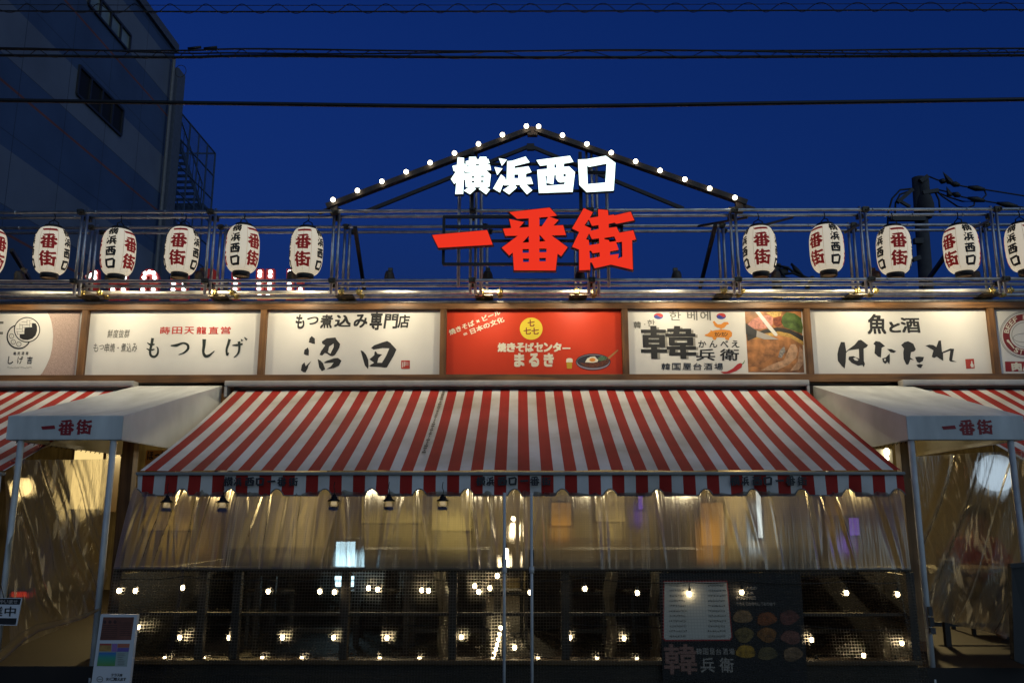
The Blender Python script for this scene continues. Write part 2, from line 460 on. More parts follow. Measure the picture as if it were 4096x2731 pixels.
REDBOARD = mat('red_sign_board', (.60, .045, .012), .45, spec=.3, noise=.06, nscale=3)
INK = mat('black_print', (.012, .012, .014), .6)
GREYINK = mat('grey_print', (.16, .155, .14), .6)
REDINK = mat('red_print', (.55, .03, .02), .6)
DARKRED = mat('maroon_print', (.22, .018, .016), .6)
CREAMINK = mat('cream_print', (.78, .72, .58), .6)
YELLOW = mat('yellow_print', (.80, .62, .04), .6)
ORANGE = mat('orange_print', (.72, .26, .03), .6)
BLUEINK = mat('blue_print', (.03, .05, .30), .6)
GREEN = mat('green_print', (.05, .16, .025), .6)
BULB = glow('warm_bulb_glow', (1.0, .88, .62), 7.0)
WHITEGLOW = glow('white_letter_glow', (.80, 1.0, .97), 2.2)
REDGLOW = glow('red_letter_glow', (.84, .036, .016), 1.0)

# ------------------------------------------------------------------ ground
ground = tag(MB().add([(-150, -60, 0), (150, -60, 0), (150, 200, 0), (-150, 200, 0)], [(0, 1, 2, 3)]).build('ground', mat('asphalt', (.045, .045, .048), .85, noise=.4, nscale=30, bump=.3)), kind='structure')
tag(MB().box((-40, -3.9, 0), (40, 6, .12)).build('pavement', mat('paving', (.10, .10, .105), .8, noise=.3, nscale=5, bump=.3)), kind='structure')

# ------------------------------------------------------------------ the big building on the left
XB = -14.0
def face(name, pts, m, parent):
    return MB().add(pts, [tuple(range(len(pts)))]).build(name, m, parent)
top = atx(564, 0, XB); corner = atx(690, 200, XB); base = atx(655, 830, XB)
YC = (corner.y + base.y) / 2
ZT = atx(690, 196, XB).z
bld = thing('office_building', 'tall blue-grey panelled office building rising behind the left half of the scaffold', 'building', (XB - 6, YC - 12, 0))
wm = mat('facade_panels', (.2, .2, .2), .7)
n = wm.node_tree.nodes; l = wm.node_tree.links; pb = n['Principled BSDF']
tc = n.new('ShaderNodeTexCoord'); sp = n.new('ShaderNodeSeparateXYZ'); l.new(tc.outputs['Object'], sp.inputs[0])
def mth(op, a, v=0.0):
    q = n.new('ShaderNodeMath'); q.operation = op; l.new(a, q.inputs[0])
    if isinstance(v, (int, float)): q.inputs[1].default_value = v
    else: l.new(v, q.inputs[1])
    return q.outputs[0]
zl1 = atx(690, 257, XB).z; zl0 = atx(676, 398, XB).z; FLOOR = (zl1 - atx(668, 640, XB).z)
zf = mth('FRACT', mth('DIVIDE', mth('SUBTRACT', sp.outputs[2], zl0 - 20 * FLOOR), FLOOR))
band = mth('LESS_THAN', zf, (zl1 - zl0) / FLOOR)
seam_h = mth('LESS_THAN', mth('FRACT', mth('MULTIPLY', zf, 2.0)), .012)
seam_v = mth('LESS_THAN', mth('FRACT', mth('DIVIDE', sp.outputs[1], 2.4)), .012)
redl = mth('LESS_THAN', mth('ABSOLUTE', mth('SUBTRACT', zf, .82)), .010)
nz = n.new('ShaderNodeTexNoise'); nz.inputs['Scale'].default_value = .6; nz.inputs['Detail'].default_value = 6; l.new(tc.outputs['Object'], nz.inputs['Vector'])
def mixc(fac, a, b, bt='MIX'):
    q = n.new('ShaderNodeMix'); q.data_type = 'RGBA'; q.blend_type = bt
    if isinstance(fac, float): q.inputs[0].default_value = fac
    else: l.new(fac, q.inputs[0])
    for s, v in ((6, a), (7, b)):
        if isinstance(v, tuple): q.inputs[s].default_value = v
        else: l.new(v, q.inputs[s])
    return q.outputs[2]
c = mixc(band, (.065, .11, .22, 1), (.165, .195, .265, 1))
c = mixc(redl, c, (.22, .075, .06, 1))
c = mixc(mth('MULTIPLY', mth('MAXIMUM', seam_h, seam_v), .8), c, (.03, .04, .07, 1))
rp = n.new('ShaderNodeValToRGB'); rp.color_ramp.elements[0].position = .3; rp.color_ramp.elements[1].position = .7; rp.color_ramp.elements[0].color = (.75, .75, .77, 1)
l.new(nz.outputs[0], rp.inputs[0])
c = mixc(1.0, c, rp.outputs[0], 'MULTIPLY')
l.new(c, pb.inputs['Base Color'])
MB().box((XB - 12, -6, 0), (XB, YC, ZT)).build('wall', wm, bld)
MB().box((XB - 12, -6, ZT), (XB + .12, YC + .1, ZT + .35)).build('parapet', mat('parapet_metal', (.10, .11, .14), .6, noise=.2), bld)
MB().box((XB - .3, YC, 0), (XB + .22, YC + .7, ZT - .7)).build('corner_pier', mat('pier_render', (.10, .12, .17), .8, noise=.2), bld)
MB().tube([(XB + .16, YC - .35, 0), (XB + .16, YC - .35, ZT - .5)], .07, 8).build('downpipe', mat('grey_pipe', (.16, .16, .17), .5, noise=.2), bld)
def wallrect(px, py0, px1, py1):
    a = atx(px, py0, XB); b = atx(px1, py1, XB); return a, b
# dark louvred opening and the strip of windows, each cut to the floor line it sits on
for (ya, yb, zt, zb, nm, gm, k) in (
        (atx(315, 265, XB).y, atx(480, 540, XB).y, atx(317, 263, XB).z, atx(311, 383, XB).z, 'louvre_opening', mat('louvre_black', (.006, .006, .007), .7, noise=.2), 4),
        (atx(352, 0, XB).y, atx(514, 190, XB).y, atx(500, 118, XB).z, atx(497, 190, XB).z, 'window', mat('window_glass', (.26, .31, .29), .15, spec=.7, noise=.3, nscale=2), 4)):  # pale colour gives this glass the look of faint light inside
    wf = MB().box((XB - .25, ya, zb), (XB + .012, yb, zt)).build(nm, gm, bld)
    fr = MB()
    for i in range(k + 1):
        y = lerp(ya, yb, i / k); fr.box((XB + .012, y - .04, zb), (XB + .07, y + .04, zt))
    fr.box((XB + .012, ya, zt - .07), (XB + .072, yb, zt + .02)); fr.box((XB + .012, ya, zb - .05), (XB + .072, yb, zb + .03))
    fr.build('frame', mat('window_frame_dark', (.03, .03, .035), .5, noise=.2), wf)
# steel fire escape at the far corner
stm = mat('blue_grey_steel', (.06, .10, .19), .6, .1, noise=.2)
Xo = XB + .14; We = 1.5; Xs = Xo - .22 - We
ztc = atx(721, 448, Xo).z
Y0 = max(YC + 1.1, atx(721, 448, Xo).y + .3)
Y1 = max(Y0 + 3.5, atx(862, 606, Xo).y)
H = 3.3
for i in range(4):
    fe = MB(); zt_ = ztc - 1.1 - i * H
    fe.box((Xs, Y0 - .3, zt_), (Xo - .1, Y0 + .3, zt_ + .12))
    run = min(2.9, Y1 - Y0 - 1.0)
    for k in range(11):
        t = k / 10.0; y = Y0 + .3 + t * run; z = zt_ - t * H * .5 + .02
        fe.box((Xs, y, z), (Xo - .25, y + .24, z + .05))
    for x in (Xs, Xo - .22):
        fe.bar((x, Y0 + .3, zt_), (x, Y0 + .3 + run, zt_ - H * .5), .05, .26)
    fe.bar((Xo - .22, Y0 + .3, zt_ + 1.0), (Xo - .22, Y0 + .3 + run, zt_ - H * .5 + 1.0), .05)
    for k in range(8):
        t = k / 7.0; y = Y0 + .3 + t * run; z = zt_ - t * H * .5; fe.bar((Xo - .22, y, z), (Xo - .22, y, z + 1.0), .03)
    fe.box((Xs, Y0 + .3 + run, zt_ - H * .5), (Xo - .1, Y1, zt_ - H * .5 + .1))
    fe.build('stair_flight', stm, bld)
cg = MB()
for q in range(5): y = lerp(Y0 - .3, Y1, q / 4); cg.bar((Xo, y, 0), (Xo, y, ztc), .06)
for k in range(9): z = ztc - 1.1 * k; cg.bar((Xo, Y0 - .3, z), (Xo, Y1, z), .05)
for k in range(34):
    y = lerp(Y0 - .3, Y1, k / 33.0); cg.bar((Xo, y, ztc - 9), (Xo, y, ztc), .016)
cg.bar((Xo, Y1, ztc), (Xs, Y1, ztc), .06); cg.bar((Xo, Y0 - .3, ztc), (Xs, Y0 - .3, ztc), .06)
cg.build('cage', stm, bld)

# ------------------------------------------------------------------ overhead cables
def cable(name, label, pts, r, extra=None, Y=-2.5):
    t = thing(name, label, 'cable', at(*pts[0], Y), 'cables strung across the street')
    P = [at(x, y, Y) for x, y in pts]
    a = P[0] + (P[0] - P[1]) * 1.2; b = P[-1] + (P[-1] - P[-2]) * 1.2
    def curve(Q, m=6):
        out = []
        for i in range(len(Q) - 1):
            p0 = Q[max(0, i - 1)]; p1 = Q[i]; p2 = Q[i + 1]; p3 = Q[min(len(Q) - 1, i + 2)]
            for k in range(m):
                s = k / m
                out.append(.5 * ((2 * p1) + (p2 - p0) * s + (2 * p0 - 5 * p1 + 4 * p2 - p3) * s * s + (3 * p1 - p0 - 3 * p2 + p3) * s ** 3))
        return out + [Q[-1]]
    line = curve([a] + P + [b])
    MB().tube(line, r, 8).build('conductor', BLACK, t, True)
    return t, line
c1, ln = cable('overhead_cable', 'topmost black cable with a loose spiral hanger wire wound above it', [(0, 45), (1024, 48), (2048, 46), (3072, 43), (4096, 40)], .0062)
mess = MB().tube([p + Vector((0, .0, .055)) for p in ln], .0025, 6); mess.build('messenger_wire', BLACK, c1, True)
sp_ = MB(); pts = []
x0, x1 = ln[0].x, ln[-1].x
def on_line(ln, x):
    for i in range(len(ln) - 1):
        if ln[i].x <= x <= ln[i + 1].x: return ln[i].lerp(ln[i + 1], (x - ln[i].x) / max(1e-6, ln[i + 1].x - ln[i].x))
    return ln[-1]
nT = int((x1 - x0) / .283 * 14)
for k in range(nT):
    x = lerp(x0, x1, k / nT); q = on_line(ln, x); th = 2 * PI * (x - x0) / .283
    pts.append(q + Vector((0, .030 * math.cos(th), .026 + .036 * math.sin(th))))
MB().tube(pts, .0032, 5).build('spiral_hanger', BLACK, c1, True)
c2, ln = cable('overhead_cable', 'middle black cable bundle with splices and a small hanging loop near the building corner', [(0, 222), (700, 230), (1024, 224), (2048, 231), (3072, 228), (4096, 222)], .0115)
MB().tube([p + Vector((0, 0, .055 + .004 * math.sin(p.x * 2.2))) for p in ln], .0068, 6).build('upper_strand', BLACK, c2, True)
MB().tube([p + Vector((0, -.02, .030 + .022 * math.sin(p.x * 1.3 + .6))) for p in ln], .0062, 6).build('loose_strand', BLACK, c2, True)
pts = []
x0, x1 = ln[0].x, ln[-1].x; nT = int((x1 - x0) / .30 * 14)
for k in range(nT):
    x = lerp(x0, x1, k / nT); q = on_line(ln, x); th = 2 * PI * (x - x0) / (.29 + .03 * math.sin(x))
    pts.append(q + Vector((0, .026 * math.cos(th), .02 + .030 * math.sin(th))))
MB().tube(pts, .0032, 5).build('spiral_hanger', BLACK, c2, True)
q = at(722, 250, -2.5)
MB().tube([q + Vector((.045 * math.sin(a) * (1 if a < 3 else .9), .01, -.02 - .05 * (1 - math.cos(a)) / 1.0)) for a in [k * 2 * PI / 20 for k in range(21)]], .0025, 5).build('cable_loop', BLACK, c2, True)
for x in (778, 842):
    q = at(x, 192, -2.5); MB().tube([q + Vector((-.05, 0, -.008)), q + Vector((.05, 0, .004))], .011, 8).build('splice_sleeve', BLACK, c2, True)
cable('overhead_cable', 'lowest and thickest black cable, crossing just over the gable of bulbs', [(0, 402), (1024, 416), (2048, 427), (3072, 414), (4096, 398)], .0165)

# ------------------------------------------------------------------ utility poles on the right
POLE = mat('dark_concrete_pole', (.05, .05, .055), .85, noise=.3)
YP = 7.0
pb_ = at(3660, 1000, YP)
pole = thing('utility_pole', 'dark utility pole with transformer rising behind the right lanterns', 'utility pole', (pb_.x, YP, 0))
zt = at(3680, 712, YP).z
MB().tube([(pb_.x, YP, 0), (at(3678, 720, YP).x - .02, YP, zt)], [.15, .12], 14).build('shaft', POLE, pole, True)
hx = at(3682, 790, YP)
MB().lathe([(.01, .36), (.10, .35), (.12, .30), (.115, .02), (.14, -.06), (.165, -.2), (.16, -.34), (.11, -.46), (.01, -.48)], (hx.x + .04, YP - .05, at(3680, 785, YP).z), 14).build('transformer', POLE, pole, True)
def ptube(pts, r, Y=YP - .1, n=6): return MB().tube([at(*p, Y) for p in pts], r, n)
for a, b, wd in (((3650, 758), (3590, 810), .07), ((3680, 726), (3710, 706), .08), ((3690, 772), (3752, 762), .07), ((3560, 876), (3700, 876), .08), ((3640, 828), (3602, 806), .05), ((3655, 965), (3690, 965), .10), ((3650, 1040), (3680, 1030), .08)):
    MB().bar(at(*a, YP - .15), at(*b, YP - .15), wd).build('crossarm', DARKSTEEL, pole)
ptube([(3650, 755), (3600, 760), (3568, 795), (3553, 850), (3550, 905)], .018).build('drop_wire', BLACK, pole, True)
ptube([(3645, 762), (3600, 778), (3582, 812), (3580, 860)], .018).build('drop_wire', BLACK, pole, True)
ptube([(3742, 772), (3756, 800), (3760, 850)], .018).build('drop_wire', BLACK, pole, True)
for pts in ([(3712, 705), (3750, 720), (3790, 730), (3850, 745), (3960, 762), (4110, 786), (4300, 818)], [(3755, 760), (3800, 770), (3850, 788), (3960, 808), (4096, 830), (4300, 864)]):
    ptube(pts, .014).build('line_wire', BLACK, pole, True)
    for t in (1, 2, 3):
        ins = MB()
        a, b = pts[t], pts[t + 1]
        ins.tube([at(lerp(a[0], b[0], .2), lerp(a[1], b[1], .2), YP - .1), at(lerp(a[0], b[0], .5), lerp(a[1], b[1], .5), YP - .1), at(lerp(a[0], b[0], .8), lerp(a[1], b[1], .8), YP - .1)], [.025, .06, .03], 8)
        ins.build('insulator', DARKSTEEL, pole, True)
ptube([(3938, 762), (3945, 780), (3925, 800), (3895, 806), (3850, 806), (3800, 790), (3750, 770)], .015).build('jumper_wire', BLACK, pole, True)
ptube([(3898, 806), (3896, 822), (3870, 832), (3830, 826), (3770, 786), (3750, 768)], .015).build('jumper_wire', BLACK, pole, True)
for a, b, cc in (((3770, 686), (3795, 720), (3825, 742)), ((3785, 745), (3795, 775), (3815, 782))):
    MB().add([at(*a, YP - .1), at(b[0] + 12, b[1] - 4, YP - .1), at(cc[0], cc[1], YP - .1), at(b[0] - 8, b[1] + 16, YP - .1), at(b[0], b[1] + 2, YP - .16), at(b[0], b[1] + 2, YP - .03)],
             [(0, 1, 4), (1, 2, 4), (2, 3, 4), (3, 0, 4), (1, 0, 5), (2, 1, 5), (3, 2, 5), (0, 3, 5)]).build('arrester_fin', DARKSTEEL, pole)
YQ = 11.0
qb = at(3105, 1090, YQ)
p2 = thing('utility_pole', 'distant dark pole head with tangled wires, low behind the right scaffold', 'utility pole', (qb.x, YQ, 0))
MB().tube([(qb.x, YQ, 0), (qb.x, YQ, at(3105, 1058, YQ).z)], [.15, .12], 12).build('shaft', POLE, p2, True)
aw = MB()
for pts in ([(3105, 1062), (3150, 1070), (3190, 1100), (3240, 1120)], [(3120, 1100), (3170, 1092), (3230, 1112), (3280, 1125)], [(3165, 1055), (3200, 1098), (3225, 1110)], [(3115, 1075), (3140, 1110), (3200, 1128)], [(3060, 1120), (3105, 1105), (3150, 1115)]):
    aw.tube([at(*p, YQ - .1) for p in pts], .03, 6)
aw.tube([at(3165, 1052, YQ - .1), at(3185, 1082, YQ - .1), at(3215, 1108, YQ - .1)], [.01, .07, .03], 7)
aw.build('wire_tangle', BLACK, p2, True)
aw = MB()
aw.bar(at(3080, 1088, YQ), at(3150, 1084, YQ), .12)
aw.build('crossarm', DARKSTEEL, p2)

# ------------------------------------------------------------------ shop building carrying everything
S6 = [354 - 760, 328, 1047.5, 1771.5, 2502.5, 3237, 3980, 4730]
YB = 0.0
z_bt = at(2048, 1240, YB).z; z_bb = at(2048, 1500, YB).z
z_beam = at(2048, 1213, -.05).z; z_bot = at(2048, 1529, -.05).z
shop = thing('shop_building', 'low timber-fronted row of stalls carrying the signs, awnings and scaffold', 'building', (0, 0, 0))
INW = wood('interior_boards', (.11, .085, .04), (.21, .17, .085), 2)
MB().box((-10, .06, z_bot - .02), (10, .16, z_beam - .02)).build('fascia', mat('fascia_ply', (.06, .04, .025), .8, noise=.3), shop)
MB().box((-10, .06, z_beam - .02), (10, 4.6, z_beam + .02)).build('roof', mat('roof_sheet', (.06, .06, .065), .7, noise=.3), shop)
MB().box((-10, 4.4, .4), (10, 4.5, z_beam - .03)).build('rear_wall', INW, shop)
MB().box((-10, .02, z_bot - .10), (10, 4.4, z_bot - .04)).build('ceiling', mat('ceiling_boards', (.20, .14, .075), .8, noise=.2), shop)
MB().box((-10, -.02, z_bot - .22), (10, .05, z_bot - .03)).build('lintel', TIMBER_H, shop)
for X in (-2.95, 3.0): MB().box((X - .04, .15, .42), (X + .04, 4.4, z_bot - .11)).build('party_wall', mat('party_wall_paint', (.42, .35, .20), .8, noise=.3, nscale=3), shop)
MB().box((-10, -2.0, .12), (10, 4.4, .42)).build('deck', mat('deck_boards', (.014, .009, .006), .7, noise=.4, nscale=6), shop)
MB().box((-10, -2.42, .12), (10, -2.004, .30)).build('step', mat('step_concrete', (.07, .07, .072), .85, noise=.3), shop)

fas = thing('sign_frame', 'long brown timber frame holding the row of shop signs', 'sign frame', (0, YB, z_bb))
MB().bbox((-8, -.055, z_bt), (8, .055, z_beam), .006).build('top_rail', TIMBER_H, fas)
MB().bbox((-8, -.06, z_bot), (8, .055, z_bb), .006).build('bottom_rail', TIMBER_H, fas)
PX = []
for k, x in enumerate(S6):
    X = at(x, 1370, -.05).x; PX.append(X)
    if 0 < k < 7:
        MB().bbox((X - .032, -.05, z_bb), (X + .032, .055, z_bt), .005).build('post', TIMBER_V, fas)
MB().tube([(-8, -.02, z_beam + .022), (8, -.02, z_beam + .022)], .022, 10).build('cap_pipe', LIT_STEEL, fas, True)
# thin black wiring sagging along the lower rail
for (xa, xb) in ((1060, 1330), (1480, 1760), (2050, 2300), (3150, 3560), (520, 800)):
    MB().tube([at(lerp(xa, xb, t / 8), 1531 + 5 * math.sin(PI * t / 8) + (xa % 5), -.07) for t in range(9)], .003, 5).build('wiring', BLACK, fas, True)

signs = []
SL = ['white signboard at the left photo edge with a round steamer emblem',
      'white signboard with green-black hiragana and a small red line of kanji, second from the left',
      'white signboard with huge black brush kanji and a square red seal',
      'bright red signboard with a yellow disc and cream lettering',
      'white signboard with Korean lettering, an orange pig and a photo of grilled meat',
      'white signboard with four large black brush hiragana and a small red bottle seal',
      'white signboard cut by the right photo edge, with a round maroon ring emblem']
for k in range(7):
    xl, xr = PX[k] + .034, PX[k + 1] - .034
    b = thing('shop_sign', SL[k], 'sign', ((xl + xr) / 2, YB, z_bb), 'shop signs along the fascia')
    MB().box((xl, YB, z_bb + .004), (xr, YB + .03, z_bt - .004)).build('board', REDBOARD if k == 3 else BOARD, b)
    signs.append(b)
YT = YB - .002
_lay = [0]
def T(k, s, rg, box, m, bold=0.0, shear=0.0, lay=0, cell=None):
    x0, y0 = rg(box[0], box[1]); x1, y1 = rg(box[2], box[3])
    fn = on_plane(x0, y0, x1, y1, YT - .0005 * lay)
    if cell: return put_cells(MB(), s, fn, cell, bold, shear).build('lettering', m, signs[k])
    return put_text(MB(), s, fn, bold, shear=shear).build('lettering', m, signs[k])
def Pp(k, name, rg, outers, m, holes=(), lay=0):
    f = px_plane(rg, YT - .0005 * lay)
    pv, ts = fill(outers, holes)
    return MB().tris([f(*p) for p in pv], ts).build(name, m, signs[k])
# sign 1 : steamer emblem
r = reg(0, 1230, 5.406)
Pp(0, 'pattern_field', r, [[(1010, 78), (1060, 160), (1110, 300), (1140, 470), (1148, 620), (1130, 860), (1080, 1080), (1000, 1260), (920, 1400), (860, 1472), (1610, 1472), (1650, 1100), (1700, 600), (1745, 78)]], mat('pink_weave_print', (.56, .40, .34), .6, noise=.5, nscale=260))
Pp(0, 'emblem_bowl', r, [ell(405, 630, 265, 268, 40)], INK, [ell(408, 628, 238, 240, 40)])
Pp(0, 'emblem_lid', r, [ell(585, 480, 284, 274, 44)], INK, [ell(585, 480, 262, 252, 44)], 1)
Pp(0, 'emblem_fill', r, [ell(585, 480, 262, 252, 44)], BOARD, (), 2)
Pp(0, 'emblem_shade', r, [[(700, 335), (770, 340), (800, 400), (802, 500), (770, 600), (700, 670), (600, 702), (500, 695), (425, 655), (425, 580), (525, 575), (540, 435), (690, 430)]], INK, (), 3)
br = MB(); f = px_plane(r, YT - .0016)
for (x0, y0, x1, y1) in ((470, 305, 580, 312), (430, 368, 640, 376), (640, 340, 700, 347), (485, 425, 690, 432), (355, 460, 480, 467), (350, 515, 525, 522), (380, 572, 525, 579), (425, 340, 432, 460), (480, 375, 487, 515), (580, 262, 587, 370), (640, 280, 647, 425), (690, 345, 697, 425), (372, 515, 379, 590), (525, 435, 532, 575), (590, 275, 690, 281)):
    br.tris([f(x0, y0), f(x1, y0), f(x1, y1), f(x0, y1)], [(0, 1, 2, 3)])
for cx, cyy in ((250, 615), (287, 742), (408, 788)):
    pv, ts = fill([ell(cx, cyy, 54, 54, 16)], [ell(cx, cyy, 43, 43, 16)]); br.tris([f(*p) for p in pv], ts)
    pv, ts = fill([ell(cx, cyy, 7, 7, 8)]); br.tris([f(*p) for p in pv], ts)
br.build('emblem_lines', INK, signs[0])
T(0, '焼売酒場', r, (292, 955, 612, 1022), INK, .03, cell=.62)
T(0, 'しげ吉', r, (175, 1055, 698, 1215), INK, .03, cell=.55)
dash = MB(); rr = random.Random(3)
x = 155
while x < 675:
    wd = rr.uniform(10, 22)
    for q in range(2):
        yy = rr.uniform(1272, 1300); dash.tris([f(x, yy), f(x + wd, yy), f(x + wd, yy + 6), f(x, yy + 6)], [(0, 1, 2, 3)])
    x += wd + 7
dash.build('small_print', GREYINK, signs[0])
Pp(0, 'lettering', r, [sq(-120, 300, 75, 350), sq(-120, 525, 65, 578)], GREYINK)
# sign 2
r = reg(0, 1180, 2.24)
T(1, '鮮度抜群', r, (965, 310, 1160, 382), GREYINK, .02, .08, cell=.88)
T(1, 'もつ串焼・煮込み', r, (838, 432, 1228, 508), GREYINK, .02, .03, cell=.86)
T(1, '蒔田天龍直営', r, (1435, 285, 2066, 348), REDINK, .03, cell=.80)
DKG = mat('green_black_print', (.012, .02, .018), .55)
def strokes(k, name, rg, ss, m):
    f = px_plane(rg, YT)
    mb = MB()
    for i, (pts, ws) in enumerate(ss):
        # smooth the centre line
        q, wq = [], []
        for j in range(len(pts) - 1):
            for t in range(5):
                s = t / 5; p0 = pts[max(0, j - 1)]; p1 = pts[j]; p2 = pts[j + 1]; p3 = pts[min(len(pts) - 1, j + 2)]
                q.append(tuple(.5 * (2 * p1[a] + (p2[a] - p0[a]) * s + (2 * p0[a] - 5 * p1[a] + 4 * p2[a] - p3[a]) * s * s + (3 * p1[a] - p0[a] - 3 * p2[a] + p3[a]) * s ** 3) for a in (0, 1)))
                wq.append(lerp(ws[j], ws[j + 1], s))
        q.append(pts[-1]); wq.append(ws[-1])
        L = brush(q, wq); nq = len(q)
        vs = [f(*p) + Vector((0, -.0003 * i, 0)) for p in L]
        mb.tris(vs, [(j, j + 1, 2 * nq - 2 - j, 2 * nq - 1 - j) for j in range(nq - 1)])
    return mb.build(name, m, signs[k])
strokes(1, 'lettering', r, [
    ([(1368, 385), (1358, 440), (1345, 500), (1352, 540), (1385, 552), (1412, 525), (1415, 480), (1402, 462)], [26, 24, 20, 22, 22, 20, 14, 6]),
    ([(1318, 425), (1350, 445), (1385, 440)], [6, 20, 12]), ([(1312, 478), (1345, 492), (1385, 485)], [6, 18, 10]),
    ([(1530, 452), (1580, 450), (1640, 430), (1680, 445), (1685, 480), (1650, 515), (1600, 535)], [8, 26, 16, 22, 22, 16, 5]),
    ([(1830, 395), (1828, 450), (1822, 510), (1840, 545), (1875, 540), (1922, 500)], [34, 28, 22, 28, 22, 5]),
    ([(2058, 395), (2045, 440), (2030, 490), (2036, 535), (2050, 515)], [26, 22, 18, 20, 5]),
    ([(2082, 448), (2120, 448), (2175, 438)], [6, 20, 16]), ([(2142, 415), (2145, 470), (2135, 520), (2095, 560)], [26, 20, 18, 5]),
    ([(2160, 395), (2172, 412)], [6, 20]), ([(2190, 378), (2212, 402)], [8, 20])], DKG)
# sign 3
r = reg(1000, 1180, 2.94)
x = [(540, 232, 640, 392, 'も'), (670, 258, 800, 345, 'つ'), (832, 235, 968, 385, '煮'), (1005, 238, 1190, 370, '込'), (1228, 230, 1380, 380, 'み'), (1415, 205, 1552, 405, '専'), (1585, 225, 1735, 388, '門'), (1745, 235, 1872, 382, '店')]
f3 = MB()
for (a, b, c_, d, ch) in x:
    x0, y0 = r(a, b); x1, y1 = r(c_, d)
    put_text(f3, ch, on_plane(x0, y0, x1, y1, YT), .07, shear=.12)
f3.build('lettering', INK, signs[2])
Pp(2, 'lettering', r, [
    [(725, 482), (762, 510), (765, 575), (738, 572), (690, 555), (700, 510)], [(680, 615), (693, 650), (690, 710), (655, 705), (632, 690), (640, 645)],
    [(640, 790), (655, 835), (725, 770), (685, 830), (680, 860), (655, 905), (630, 905), (598, 885), (610, 820)],
    [(845, 545), (900, 508), (1005, 497), (1015, 520), (1060, 575), (1050, 620), (1000, 705), (970, 718), (945, 715), (905, 688), (880, 680), (850, 710), (818, 703), (835, 660), (885, 590), (850, 572)],
    [(795, 752), (830, 770), (858, 800), (885, 872), (845, 895), (815, 850)],
    [(868, 795), (900, 772), (990, 742), (1035, 738), (1076, 770), (1045, 830), (985, 858), (895, 872), (950, 840), (985, 792), (890, 800)],
    [(1300, 648), (1330, 660), (1365, 700), (1390, 760), (1395, 830), (1388, 870), (1350, 825)],
    [(1425, 620), (1460, 590), (1560, 555), (1612, 540), (1650, 560), (1722, 640), (1690, 710), (1610, 850), (1580, 852), (1535, 845), (1420, 840), (1400, 830), (1460, 795), (1405, 755), (1462, 705), (1465, 665), (1480, 662), (1500, 690), (1555, 698), (1510, 740), (1497, 795), (1552, 795), (1600, 715), (1640, 625), (1560, 622), (1450, 640)]],
   INK, [[(930, 605), (985, 568), (985, 610), (945, 690), (915, 672)]])
SEAL = mat('seal_print', (.50, .05, .035), .7, noise=.5, nscale=120)
sl = [sq(1778, 768, 1880, 866)]
Pp(2, 'seal', r, sl, SEAL, [sq(1790, 785, 1800, 850), sq(1808, 780, 1820, 840), sq(1835, 790, 1865, 798), sq(1835, 812, 1865, 820), sq(1828, 780, 1834, 830)])
# sign 4 : red
r = reg(1750, 1180, 2.94)
def TR(k, s, rg, p, q, h, m, bold):
    """text line running from reading p to reading q (baseline), letter height h"""
    f = px_plane(rg, YT); A, B = f(*p), f(*q); U = B - A; N = Vector((-U.z, 0, U.x)).normalized() * (f(0, 0) - f(0, h)).length
    return put_text(MB(), s, lambda u, v: A + U * u + N * v, bold).build('lettering', m, signs[k])
TR(3, '焼きそば × ビール', r, (150, 472), (745, 228), 62, CREAMINK, .06)
TR(3, '= 日本の文化', r, (318, 492), (788, 310), 62, CREAMINK, .06)
Pp(3, 'disc', r, [ell(1102, 395, 134, 130, 40)], YELLOW)
for bx in ((1062, 290, 1140, 366), (1014, 385, 1098, 460), (1106, 385, 1190, 460)): T(3, '七', r, bx, DARKRED, .05, lay=1)
T(3, '焼きそばセンター', r, (712, 565, 1562, 662), CREAMINK, .11, cell=.86)
T(3, 'まるき', r, (908, 690, 1362, 835), CREAMINK, .11, cell=.62)
Pp(3, 'beer_glass', r, [[(1515, 760), (1588, 755), (1578, 862), (1523, 865)]], mat('beer_print', (.55, .34, .02), .6, noise=.2, nscale=60))
Pp(3, 'beer_foam', r, [[(1512, 790), (1515, 752), (1535, 742), (1570, 742), (1590, 755), (1590, 790)]], CREAMINK, (), 1)
Pp(3, 'plate', r, [ell(1830, 785, 205, 98, 40)], mat('plate_print', (.03, .025, .035), .5))
Pp(3, 'plate_rim', r, [ell(1830, 790, 195, 86, 40)], mat('plate_rim_print', (.30, .25, .30), .5), [ell(1830, 778, 190, 80, 40)], 1)
Pp(3, 'noodles', r, [[(1665, 790), (1740, 800), (1900, 790), (2010, 735), (2015, 790), (1950, 835), (1830, 852), (1720, 835)]], mat('noodle_print', (.16, .045, .018), .5, noise=.7, nscale=70), (), 2)
Pp(3, 'egg_white', r, [[(1735, 790), (1760, 745), (1800, 725), (1850, 720), (1892, 765), (1880, 785), (1830, 795), (1780, 792)]], CREAMINK, (), 3)
Pp(3, 'egg_yolk', r, [ell(1822, 760, 36, 22, 20)], ORANGE, (), 4)
Pp(3, 'greens', r, [[(1880, 745), (1930, 715), (1990, 725), (1985, 760), (1910, 775)]], mat('greens_print', (.10, .20, .10), .6, noise=.6, nscale=60), (), 3)
Pp(3, 'chopsticks', r, [[(2000, 735), (2118, 640), (2128, 650), (2015, 755)]], mat('chopstick_print', (.45, .22, .07), .6), (), 3)
